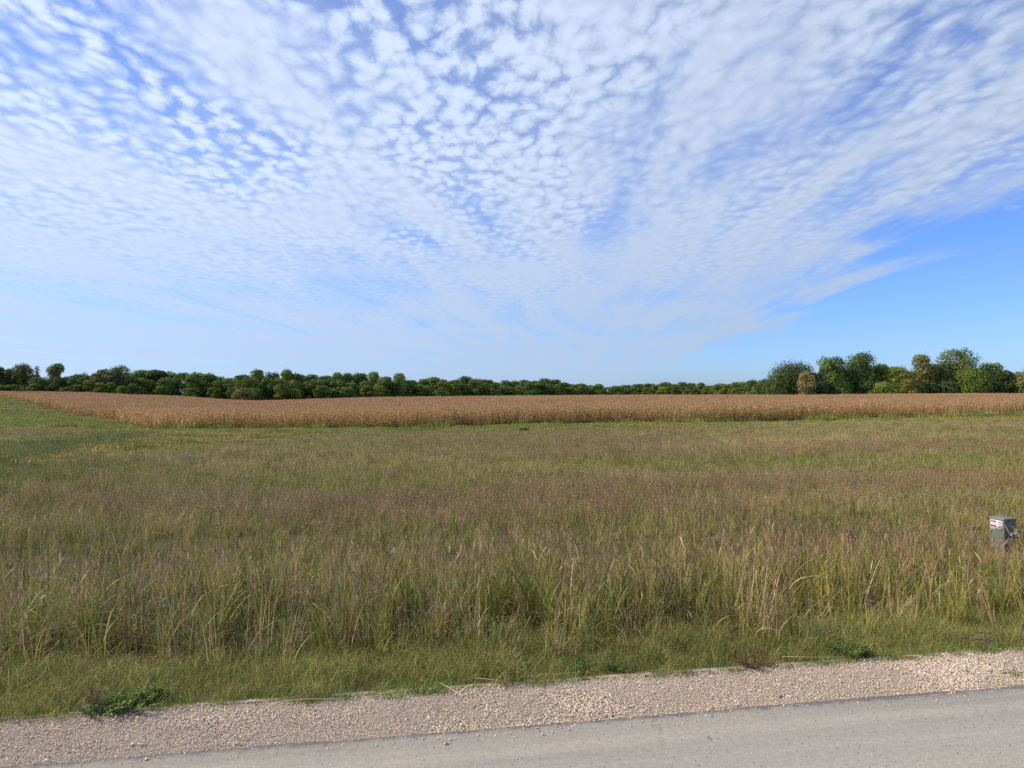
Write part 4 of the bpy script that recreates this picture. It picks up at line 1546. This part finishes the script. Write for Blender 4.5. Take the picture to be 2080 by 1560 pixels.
def wood_label(px, ytop, tint):
    i = [k for k, t in enumerate(TINTS) if t == tint][0]
    sky_y = float(np.interp(px, SKY_P[:, 0], SKY_P[:, 1])) if px > 262 else 752
    row = 'on the wood skyline' if ytop < sky_y + 3.5 else ('low in the wood' if ytop > sky_y + 0.46 * (803 - sky_y) else 'halfway up the wood')
    lim = [-20, 60, 160, 262, 330, 400, 450, 500, 560, 620, 680, 740, 800, 870, 940, 1010, 1080, 1160, 1250, 1340, 1430, 1500, 9999]
    where = ['left of the picture edge', 'at the far left end', 'near the tall open-crowned tree', 'around the bare twiggy snag', 'just right of the flat-topped dark tree',
             'a little right of the flat-topped dark tree', 'left of the dip', 'at the dip', 'just right of the dip', 'left of the picture quarter line', 'a third of the way across',
             'above the long corn swell', 'left of the two knobs', 'at the two skyline knobs', 'right of the two knobs', 'left of the centre', 'at the picture centre',
             'just right of the centre', 'where the wood is lowest', 'right of its lowest stretch', 'midway between the centre and the grove', 'left of the grove', 'touching the grove']
    k = int(np.searchsorted(lim, px))
    return '%s tree %s, %s' % (COLN[i], row, where[k])


def wood_tree(px, ytop, wpx, dist, tint):
    tm, cm, hh, ww = PROTO_T[RNG.integers(0, len(PROTO_T))]
    x = (px - 1040) / F * dist
    y = dist
    zg = float(ground_z(x, y))
    h = (EYE + (800 - ytop) / F * y - zg) * 1.07
    wd = wpx / F * y
    root = thing('wood_tree', wood_label(px, ytop, tint), 'tree', (x, y, zg), RNG.uniform(0, 6.28), WOOD_GROUP)
    root.scale = (wd / ww, wd / ww, h / hh)
    t_ = obj('trunk', tm, root)
    c_ = obj('crown', cm, root)
    c_.color = tuple(np.clip(np.array(tint) * RNG.uniform(0.85, 1.15), 0.3, 2.2)) + (1,)


px = -190.0
while px < -20:
    wood_tree(px, 752 + RNG.normal(0, 4), 40, 395 + RNG.uniform(-8, 8), TINTS[RNG.integers(0, len(TINTS))])
    px += 26
px = -25.0
while px < 262:
    wood_tree(px, 768 + RNG.normal(0, 3.0), 36 * RNG.uniform(0.9, 1.3), 402 + RNG.uniform(-5, 5), TINTS[RNG.integers(0, len(TINTS))])
    wood_tree(px + 9, 782 + RNG.normal(0, 3.0), 30 * RNG.uniform(0.9, 1.3), 380 + RNG.uniform(-3, 3), TINTS[RNG.integers(0, len(TINTS))])
    px += 22
px = 262.0
while px < 1592:
    D = float(tree_dist(px))
    stp = 10.5 / D * F
    yt = float(np.interp(px, SKY_P[:, 0], SKY_P[:, 1]))
    # back row reaching the skyline, then lower trees in front
    wood_tree(px, yt + RNG.uniform(-3, 4.5), stp * RNG.uniform(1.1, 1.7), D + 14 + RNG.uniform(-5, 5), TINTS[RNG.integers(0, len(TINTS))])
    bot = 800 + (4.5 if px < 900 else 3)
    wood_tree(px + stp * RNG.uniform(0.2, 0.7), yt + (bot - yt) * RNG.uniform(0.16, 0.42), stp * RNG.uniform(0.95, 1.4), D + 3 + RNG.uniform(-3, 3), TINTS[RNG.integers(0, len(TINTS))])
    if RNG.random() < 0.75:
        wood_tree(px + stp * RNG.uniform(-0.4, 0.6), yt + (bot - yt) * RNG.uniform(0.50, 0.72), stp * RNG.uniform(0.8, 1.2), D - 7 + RNG.uniform(-2, 2), TINTS[RNG.integers(0, len(TINTS))])
    px += stp * RNG.uniform(0.60, 0.85)


# ================================================================== THINGS
# ------------------------------------------------------------------ utility pedestal in the grass
M_PED = plain_mat('pedestal_green_grey', (0.112, 0.130, 0.108), 0.6, 0.3, 0.4, (0.17, 0.18, 0.15), 9.0)
M_PEDL = plain_mat('pedestal_lid_paint', (0.140, 0.160, 0.136), 0.6, 0.4, 0.3, (0.2, 0.2, 0.17), 14.0)
M_WHITE = plain_mat('sticker_white', (0.64, 0.62, 0.62), 0.4, 0.4, 0.12, (0.6, 0.57, 0.52), 40)
M_MAROON = plain_mat('sticker_maroon', (0.17, 0.018, 0.055), 0.45, 0.4, 0.1, (0.25, 0.1, 0.12), 60)
M_PINK = plain_mat('sticker_pink', (0.62, 0.42, 0.58), 0.45, 0.4, 0.1, (0.5, 0.35, 0.45), 60)
M_INK = plain_mat('sticker_ink', (0.05, 0.05, 0.07), 0.5, 0.4, 0.0)
M_STEEL = plain_mat('lock_steel', (0.35, 0.35, 0.34), 0.35, 0.6, 0.4, (0.15, 0.1, 0.06), 40)


def bevel(o, wdt, seg=2):
    m = o.modifiers.new('bevel', 'BEVEL')
    m.width = wdt
    m.segments = seg
    m.limit_method = 'ANGLE'


def build_pedestal():
    Yp = 10.5
    xr = (2034 - 1040) / F * Yp
    zg = float(ground_z(xr, Yp))
    ztop = EYE - (1050 - 800) / F * Yp
    H = ztop - zg
    root = thing('utility_pedestal', 'grey-green metal utility pedestal with a white sticker standing in the grass', 'utility box', (xr, Yp, zg), R(18))
    hw = 0.115

    def part(name, lo, hi, mat, parent, taper=0.0, bv=0.0):
        m = MB()
        m.box(lo, hi, taper=taper)
        me = m.mesh(name, mat)
        o = obj(name, me, parent)
        if bv:
            bevel(o, bv)
        return o
    body = part('body', (-hw, -hw, -0.15), (hw, hw, H - 0.022), M_PED, root, 0.0, 0.008)
    lid = part('lid', (-hw - 0.004, -hw - 0.004, H - 0.026), (hw + 0.004, hw + 0.004, H), M_PEDL, root, 0.005, 0.006)
    part('seam', (-hw - 0.002, -hw - 0.002, H * 0.40), (hw + 0.002, hw + 0.002, H * 0.40 + 0.006), M_PEDL, body)
    part('lock', (0.02, -hw - 0.016, H * 0.55), (0.05, -hw + 0.002, H * 0.55 + 0.03), M_STEEL, root, 0.0, 0.004)
    # the sticker on the lit left-hand side (local -X side); along that side -Y is to the right in the picture
    X0 = -hw - 0.0025
    st = part('sticker', (X0, -0.088, H - 0.180), (-hw + 0.001, 0.092, H - 0.036), M_WHITE, root)
    x1 = X0 - 0.0012

    def mark(name, y0, y1, z0, z1, mat):
        part(name, (x1, y0, z0), (X0 + 0.0004, y1, z1), mat, st)
    Zt = H - 0.040
    mark('maroon_bar', 0.002, 0.084, Zt - 0.026, Zt - 0.006, M_MAROON)
    mark('maroon_bar', 0.002, 0.086, Zt - 0.092, Zt - 0.072, M_MAROON)
    mark('pink_panel', 0.016, 0.080, Zt - 0.069, Zt - 0.061, M_PINK)
    mark('pink_panel', 0.014, 0.080, Zt - 0.112, Zt - 0.098, M_PINK)
    mark('symbol', 0.004, 0.013, Zt - 0.052, Zt - 0.030, M_INK)
    mark('symbol', -0.002, 0.010, Zt - 0.132, Zt - 0.114, M_INK)
    for k, (a, b, zc) in enumerate([(-0.075, -0.01, 0.014), (-0.070, -0.016, 0.020), (-0.030, -0.012, 0.040), (-0.055, -0.040, 0.036), (-0.060, -0.046, 0.044),
                                    (-0.068, -0.028, 0.068), (-0.06, -0.03, 0.073)]):
        mark('ink_line', a, b, Zt - zc * 1.2 - 0.006, Zt - zc * 1.2, M_INK)
    for k in range(4):
        mark('ink_line', 0.022, 0.076, Zt - 0.034 - k * 0.0075, Zt - 0.0315 - k * 0.0075, M_PINK)
    for k in range(3):
        mark('ink_line', -0.074, -0.012, Zt - 0.109 - k * 0.008, Zt - 0.107 - k * 0.008, M_STEEL)
    return root


PED = build_pedestal()


# ------------------------------------------------------------------ weeds, leaves, sticks, stones
def weed_mesh(nst, h, spread, leaf, cols, per=16, lobed=False):
    m = MB()
    for k in range(nst):
        a = RNG.uniform(0, 6.28)
        rr = spread * math.sqrt(RNG.random())
        b = np.array([rr * 0.35 * math.cos(a), rr * 0.35 * math.sin(a), 0])
        hh = h * RNG.uniform(0.6, 1.1)
        e = np.array([rr * math.cos(a), rr * math.sin(a), hh])
        mid_ = (b + e) / 2 + [0, 0, hh * 0.15]
        m.tube([b, mid_, e], [0.003, 0.0024, 0.0012], c=pick(OLIVE, 1)[0], n=4)
        for j in range(per):
            t = RNG.uniform(0.12, 1.0)
            p = b * (1 - t) ** 2 + 2 * t * (1 - t) * mid_ + t * t * e
            la = RNG.uniform(0, 6.28)
            d = np.array([math.cos(la), math.sin(la), RNG.uniform(-0.1, 0.5)])
            d /= np.linalg.norm(d)
            L = leaf * RNG.uniform(0.6, 1.2)
            s = np.cross(d, [0, 0, 1.0])
            s /= np.linalg.norm(s)
            fold = np.array([0, 0, 0.12 * L])
            c = pick(cols, 1)
            v = [p, p + d * L * 0.35 + s * L * 0.26 + fold, p + d * L * 0.75 + s * L * 0.18 + fold, p + d * L - [0, 0, 0.15 * L],
                 p + d * L * 0.75 - s * L * 0.18 + fold, p + d * L * 0.35 - s * L * 0.26 + fold, p + d * L * 0.5]
            m.add(v, t=[(0, 1, 6), (1, 2, 6), (2, 3, 6), (3, 4, 6), (4, 5, 6), (5, 0, 6)], c=c)
    return m


W_GREEN = [(0.120, 0.190, 0.034), (0.145, 0.215, 0.040), (0.105, 0.170, 0.032)]
W_DARK = [(0.095, 0.155, 0.034), (0.110, 0.175, 0.038)]


def weed(name, label, px, py, nst, h, spread, leaf, cols, per=16, cat='weed'):
    p = at(px, py)
    o = obj(name, weed_mesh(nst, h, spread, leaf, cols, per).mesh(name, M_PLANT), loc=p)
    return tag(o, label, cat)


weed('leafy_weed', 'wide mound of bright green leafy weeds at the gravel edge, lower left', 262, 1441, 40, 0.075, 0.21, 0.024, W_GREEN, 18)
weed('leafy_weed', 'green leafy weed at the gravel edge right of the wide mound', 318, 1424, 14, 0.10, 0.11, 0.022, W_GREEN)
weed('leafy_weed', 'small grey-green weed at the gravel edge left of the wide mound', 190, 1452, 14, 0.07, 0.13, 0.022, [(0.09, 0.13, 0.07)])
weed('leafy_weed', 'dark green leafy weed at the gravel edge just right of the star-shaped orange leaf', 1248, 1362, 16, 0.075, 0.12, 0.022, W_DARK)
weed('leafy_weed', 'dark green leafy weed at the gravel edge above the star-shaped orange leaf', 1176, 1365, 18, 0.08, 0.12, 0.022, W_DARK)
weed('leafy_weed', 'deep green clump of leafy weeds at the gravel edge on the right', 1722, 1334, 30, 0.09, 0.15, 0.026, W_DARK)
weed('leafy_weed', 'single broad green leaf cluster on the right end of the deep green clump', 1757, 1334, 6, 0.06, 0.06, 0.040, W_DARK, 8)
weed('red_weed', 'low dark red weed patch at the gravel edge, right of centre', 1531, 1352, 30, 0.07, 0.20, 0.016, [(0.11, 0.030, 0.022), (0.16, 0.05, 0.03), (0.09, 0.05, 0.03)], 14)
weed('red_weed', 'upright dark red weed stalk near the wide mound of leafy weeds', 191, 1446, 5, 0.15, 0.04, 0.020, [(0.15, 0.028, 0.035), (0.11, 0.025, 0.03)], 14)
weed('yellow_weed', 'yellowish dry clump of small weeds at the gravel edge near the centre', 1026, 1381, 22, 0.13, 0.15, 0.016, [(0.30, 0.25, 0.08), (0.24, 0.19, 0.07), (0.14, 0.15, 0.05)], 18)
pp = at(1065, 876)
o = obj('shrub', weed_mesh(60, 0.42, 0.80, 0.10, [(0.075, 0.110, 0.045), (0.09, 0.125, 0.05)], 22).mesh('shrub', M_PLANT), loc=pp)
tag(o, 'small dark bush alone on the green strip before the corn', 'shrub')

# white fluffy weed beside the pedestal
pw_ = PED.location
m = MB()
for k in range(4):
    e = np.array([RNG.normal(0, 0.025), RNG.normal(0, 0.025), RNG.uniform(0.26, 0.34)])
    m.tube([(0, 0, 0), e * [0.4, 0.4, 0.6], e], [0.003, 0.0025, 0.0015], c=(0.30, 0.24, 0.17), n=4)
    seeds(m, e[None], 26, (0.010, 0.010, 0.010), (0.004, 0.008), [(0.75, 0.73, 0.70), (0.66, 0.62, 0.58)], 1.3)
q = np.array([pw_.x + 0.01, pw_.y - 0.24])
o = obj('fluffy_weed', m.mesh('fluffy_weed', M_PLANT), loc=(q[0], q[1], float(ground_z(q[0], q[1]))))
tag(o, 'pale fluffy seeding weed at the foot of the utility pedestal', 'weed')

# grey-brown dead weed right of the pedestal
o = obj('dead_weed', weed_mesh(22, 0.42, 0.20, 0.03, [(0.20, 0.15, 0.12), (0.14, 0.10, 0.08)], 12).mesh('dead_weed', M_PLANT),
        loc=(pw_.x + 0.34, pw_.y + 0.1, float(ground_z(pw_.x + 0.34, pw_.y + 0.1))))
tag(o, 'grey-brown dead weed right behind the utility pedestal at the picture edge', 'weed')

# survey stakes by the corn
M_WOOD = plain_mat('stake_wood', (0.62, 0.50, 0.34), 0.8, 0.2, 0.4, (0.4, 0.3, 0.2), 30)
for px_, py_, lb in ((1745, 867, 'thin pale wooden stake in the green strip, on the right'), (1094, 872, 'thin pale wooden stake in the green strip beside the small dark bush')):
    p = at(px_, py_)
    m = MB()
    m.box((-0.02, -0.012, -0.2), (0.02, 0.012, 0.52), taper=0.001)
    m.box((-0.018, -0.010, 0.52), (0.018, 0.010, 0.58), taper=0.009)
    o = obj('wooden_stake', m.mesh('wooden_stake', M_WOOD), loc=p, rot=(R(2), R(-3), 0.3))
    tag(o, lb, 'stake', 'wooden stakes in the green strip')


# dead branching stalks that stick out of the meadow
def stalk_mesh(h, nb, cols, r=0.004):
    m = MB()
    c = pick(cols, 1, 0.05)[0]
    ln = RNG.normal(0, 0.12, 2)
    sp = np.array([[0, 0, 0], [ln[0] * 0.3 * h, ln[1] * 0.3 * h, h * 0.5], [ln[0] * h, ln[1] * h, h]])
    m.tube(sp, [r, r * 0.8, r * 0.35], c=c, n=5)
    for k in range(nb):
        t = RNG.uniform(0.35, 0.92)
        p = sp[0] * (1 - t) ** 2 + 2 * t * (1 - t) * sp[1] + t * t * sp[2]
        a = RNG.uniform(0, 6.28)
        L = h * RNG.uniform(0.18, 0.40) * (1.2 - t)
        e = p + np.array([math.cos(a) * L * 0.6, math.sin(a) * L * 0.6, L * 0.75])
        m.tube([p, (p + e) / 2 + [math.cos(a) * L * 0.08, math.sin(a) * L * 0.08, -L * 0.04], e], [r * 0.5, r * 0.4, r * 0.2], c=c, n=4)
    return m


for px_, py_, h, nb, lb in [
        (756, 1130, 0.95, 9, 'bleached branching dead stalk standing left of the picture centre'),
        (786, 1136, 0.80, 7, 'second bleached dead stalk, just right of the tallest one left of centre'),
        (1120, 1148, 0.85, 4, 'pale dead stalk standing right of the picture centre'),
        (1365, 1150, 0.85, 5, 'pale leaning dead stalk halfway between the centre and the pedestal'),
        (362, 1148, 0.85, 5, 'pale dead stalk standing in the left foreground grass'),
        (1697, 1062, 0.85, 5, 'pale dead stalk standing in the meadow left of the pedestal')]:
    p = at(px_, py_)
    o = obj('dead_stalk', stalk_mesh(h, nb, [(0.55, 0.44, 0.31), (0.48, 0.37, 0.24)]).mesh('dead_stalk', M_PLANT), loc=p)
    tag(o, lb, 'stalk', 'dead stalks standing in the meadow')


def on_shoulder(px, py, h=0.012):
    d = ray(px, py)
    t = (EYE + 0.028) / -d[2]
    return Vector((d[0] * t, d[1] * t, -0.028 + h))


def on_road(px, py, h=0.003):
    d = ray(px, py)
    t = EYE / -d[2]
    return Vector((d[0] * t, d[1] * t, h))


def leaf_thing(name, label, loc, L, cols, rz, pts=5):
    """a curled fallen leaf with pointed lobes"""
    m = MB()
    n = pts * 2
    ring = []
    for k in range(n):
        a = k / n * 2 * math.pi
        r = L * (1.0 if k % 2 == 0 else 0.48) * RNG.uniform(0.85, 1.1)
        ring.append((r * math.cos(a), r * math.sin(a) * 0.8, 0.35 * r * abs(math.sin(a * 1.5)) + RNG.uniform(0, 0.004)))
    v = [(0, 0, 0.004)] + ring
    m.add(v, t=[(0, k + 1, (k + 1) % n + 1) for k in range(n)], c=pick(cols, n + 1, 0.12))
    m.tube([(0, 0, 0.003), (-L * 0.9, 0.1 * L, 0.010), (-L * 1.5, 0.2 * L, 0.004)], [0.0013, 0.001, 0.0008], c=cols[0], n=4)
    o = obj(name, m.mesh(name, M_PLANT), loc=loc, rot=(0, 0, rz))
    return tag(o, label, 'leaf')


ORANGE = [(0.50, 0.135, 0.035), (0.42, 0.11, 0.03), (0.56, 0.19, 0.06)]
leaf_thing('fallen_leaf', 'star-shaped orange fallen leaf at the gravel edge right of centre', on_shoulder(1194, 1370), 0.020, ORANGE, 0.4)
leaf_thing('fallen_leaf', 'orange fallen leaf at the gravel edge left of centre', on_shoulder(856, 1388), 0.015, ORANGE, 1.9)
leaf_thing('fallen_leaf', 'flat bright orange leaf at the gravel edge beside the dark red weeds', on_shoulder(1568, 1350), 0.020, [(0.62, 0.13, 0.05), (0.5, 0.1, 0.04)], 0.1, 3)
leaf_thing('fallen_leaf', 'small reddish leaf lying on the gravel below the dark red weeds', on_shoulder(1452, 1391), 0.013, [(0.40, 0.15, 0.09), (0.35, 0.14, 0.08)], 2.3)
leaf_thing('fallen_leaf', 'brown curled leaf lying on the asphalt', on_road(1440, 1501), 0.012, [(0.20, 0.085, 0.05), (0.26, 0.11, 0.06)], 0.8, 4)


def straw(label, a, b, r=0.0013, col=(0.66, 0.50, 0.30), sag=0.006, name='dry_straw', z=0.010):
    r = r * 1.7
    A, B = on_shoulder(*a, z), on_shoulder(*b, z)
    C = (A + B) / 2
    off_ = Vector((RNG.normal(0, 0.012), RNG.normal(0, 0.012), sag))
    m = MB()
    P = [np.array(A - C), np.array((A - C) * 0.4 + off_), np.array((B - C) * 0.4 + off_ * 0.8), np.array(B - C)]
    m.tube(P, [r, r, r * 0.8, r * 0.5], c=np.array(col) * RNG.uniform(0.85, 1.15), n=5)
    o = obj(name, m.mesh(name, M_PLANT), loc=C)
    return tag(o, label, 'straw', 'dry stems lying on the gravel')


straw('straight pale straw lying slantwise on the gravel left of centre', (893, 1391), (938, 1418))
straw('short pale straw lying on the middle of the gravel on the left', (590, 1467), (612, 1473))
straw('pale straw lying on the gravel below the green leafy weed on the left', (575, 1428), (702, 1424), 0.0016)
straw('long pale straw lying along the gravel edge left of the deep green clump', (1590, 1337), (1715, 1338), 0.0014)
straw('two-pronged tan straw lying on the gravel right of the deep green clump', (1838, 1335), (1962, 1348), 0.0015)
straw('long tan straw along the gravel edge under the orange star leaf', (1060, 1378), (1178, 1369), 0.0014)
straw('tan straw curving onto the gravel below the yellowish weed clump', (968, 1381), (1022, 1388), 0.0013)
straw('brown straw hugging the gravel edge near the wide mound of weeds', (268, 1456), (330, 1442), 0.0016, (0.40, 0.23, 0.12))
straw('long brown straw along the gravel edge on the far left', (50, 1468), (200, 1457), 0.0016, (0.46, 0.31, 0.17))
straw('thin straw on the gravel just below the far left grass edge', (100, 1486), (140, 1488), 0.0013)
straw('tan straw along the gravel edge, left of the orange leaf', (590, 1420), (690, 1408), 0.0016, (0.44, 0.27, 0.14))
straw('reddish straw at the gravel edge between the wide mound and the centre', (380, 1436), (470, 1427), 0.0015, (0.42, 0.24, 0.12))
straw('fine straw lying on the gravel on the right, below the dark green clump', (1630, 1384), (1660, 1393), 0.0011)
straw('short straw on the gravel at the lower left corner', (110, 1505), (128, 1496), 0.0013)
straw('bent straw at the grass edge right of the centre', (1285, 1372), (1368, 1364), 0.0014, (0.50, 0.37, 0.2))

# dry brown stems piled at the grass edge, far right
p0 = on_shoulder(2046, 1312)
m = MB()
for k in range(16):
    a = RNG.normal(0.45, 0.5)
    L = RNG.uniform(0.10, 0.26)
    c = np.array([RNG.normal(0, 0.13), RNG.normal(0.03, 0.03), 0.012 + RNG.uniform(0, 0.05)])
    d = np.array([math.cos(a), math.sin(a) * 0.5, RNG.normal(0.10, 0.16)]) * L / 2
    m.tube([c - d, c + [0, 0, 0.01], c + d], [0.0026, 0.003, 0.0014], c=pick([(0.24, 0.13, 0.085), (0.34, 0.21, 0.13), (0.17, 0.09, 0.06)], 1)[0], n=5)
o = obj('dead_brush', m.mesh('dead_brush', M_PLANT), loc=p0, rot=(0, 0, RA))
tag(o, 'heap of dry brown stems at the grass edge, lower right', 'dead brush')


# grass tufts growing out of the gravel
def tuft(label, px, py, n, h, greens):
    m = MB()
    blades(m, n, 0.035, h, (0.0025, 0.004), (0.2, 1.1), greens, greens, 4)
    o = obj('grass_tuft', m.mesh('grass_tuft', foliage_mat('tuft_blades', 0.3, 0.55, 0.3, None)), loc=on_shoulder(px, py, -0.004))
    return tag(o, label, 'grass tuft')


tuft('small yellow-green grass tuft growing out of the gravel at the right edge', 2062, 1374, 26, (0.03, 0.09), [(0.20, 0.21, 0.05), (0.15, 0.17, 0.04)])
tuft('sparse pair of grass blades in the gravel left of the yellow-green tuft', 2046, 1371, 6, (0.04, 0.09), [(0.22, 0.20, 0.08)])

# larger stones lying on the shoulder
M_BIG = foliage_mat('big_stones', 0.0, 0.75, 0.3, None)
BIG = [(872, 1461, 0.019, (0.70, 0.67, 0.66), 'pale grey-white stone on the gravel, the largest left of centre'),
       (1276, 1437, 0.015, (0.30, 0.31, 0.35), 'blue-grey stone on the gravel right of centre'),
       (1303, 1447, 0.011, (0.66, 0.63, 0.60), 'small white stone beside the blue-grey stone'),
       (1176, 1461, 0.008, (0.52, 0.42, 0.38), 'pinkish stone right at the asphalt edge near the centre'),
       (1602, 1416, 0.014, (0.74, 0.66, 0.54), 'cream stone near the asphalt edge, right of centre'),
       (1586, 1417, 0.013, (0.17, 0.16, 0.18), 'dark grey stone beside the cream stone'),
       (1494, 1427, 0.013, (0.70, 0.68, 0.66), 'white stone near the asphalt edge'),
       (1500, 1434, 0.013, (0.48, 0.50, 0.54), 'light blue-grey stone nearest the asphalt edge'),
       (1452, 1436, 0.012, (0.74, 0.64, 0.46), 'yellowish stone near the asphalt edge'),
       (1963, 1364, 0.012, (0.30, 0.29, 0.33), 'slate-grey stone on the right part of the shoulder'),
       (1781, 1409, 0.010, (0.75, 0.68, 0.60), 'pale stone near the asphalt edge below the deep green clump'),
       (1706, 1404, 0.010, (0.74, 0.69, 0.64), 'whitish stone in the gravel below the deep green clump'),
       (1878, 1402, 0.010, (0.72, 0.62, 0.45), 'yellow-tan stone near the asphalt edge on the right'),
       (1176, 1366, 0.014, (0.36, 0.36, 0.38), 'round grey stone at the grass edge left of the star-shaped orange leaf'),
       (280, 1460, 0.014, (0.70, 0.55, 0.36), 'tan stone at the grass edge below the wide mound of weeds'),
       (259, 1459, 0.013, (0.20, 0.21, 0.24), 'dark blue-grey stone at the grass edge below the wide mound'),
       (271, 1514, 0.015, (0.68, 0.62, 0.58), 'pale stone on the gravel at the lower left'),
       (95, 1548, 0.018, (0.66, 0.60, 0.55), 'pale stone at the lower left corner near the asphalt'),
       (510, 1425, 0.011, (0.74, 0.70, 0.66), 'white stone at the grass edge left of centre'),
       (706, 1470, 0.012, (0.72, 0.68, 0.64), 'whitish stone on the gravel under the left-of-centre grass edge'),
       (235, 1548, 0.014, (0.62, 0.52, 0.47), 'pinkish-grey stone near the asphalt in the lower left')]
for k, (a, b, s, c, lb) in enumerate(BIG):
    r_ = np.random.default_rng(300 + k)
    c = np.array(c) * np.array([0.80, 0.76, 0.70])
    me = stone_mesh('stone', 200 + k, c)
    o = obj('stone', me, loc=on_shoulder(a, b, 0.006), rot=(r_.normal(0, .15), r_.normal(0, .15), r_.uniform(0, 6.28)))
    me.materials.append(M_BIG)
    o.scale = (s, s, s)
    bv_ = o.modifiers.new('round', 'SUBSURF')
    bv_.levels = 1
    bv_.render_levels = 1
    tag(o, lb, 'stone', 'larger stones on the gravel shoulder')

# look-alikes of the wood that came out with one label are told apart by their order
by = {}
for o in scene.objects:
    if o.get('group') == WOOD_GROUP:
        by.setdefault(o['label'], []).append(o)
ORD = {2: ['left-hand', 'right-hand'], 3: ['leftmost', 'middle', 'rightmost'], 4: ['leftmost', 'second', 'third', 'rightmost']}
for lb, os_ in by.items():
    if len(os_) in ORD:
        os_.sort(key=lambda q: q.location.x / q.location.y)
        for nm, q in zip(ORD[len(os_)], os_):
            q['label'] = nm + ' ' + lb

print('corn instances', NCORN, 'objects', len(bpy.data.objects))
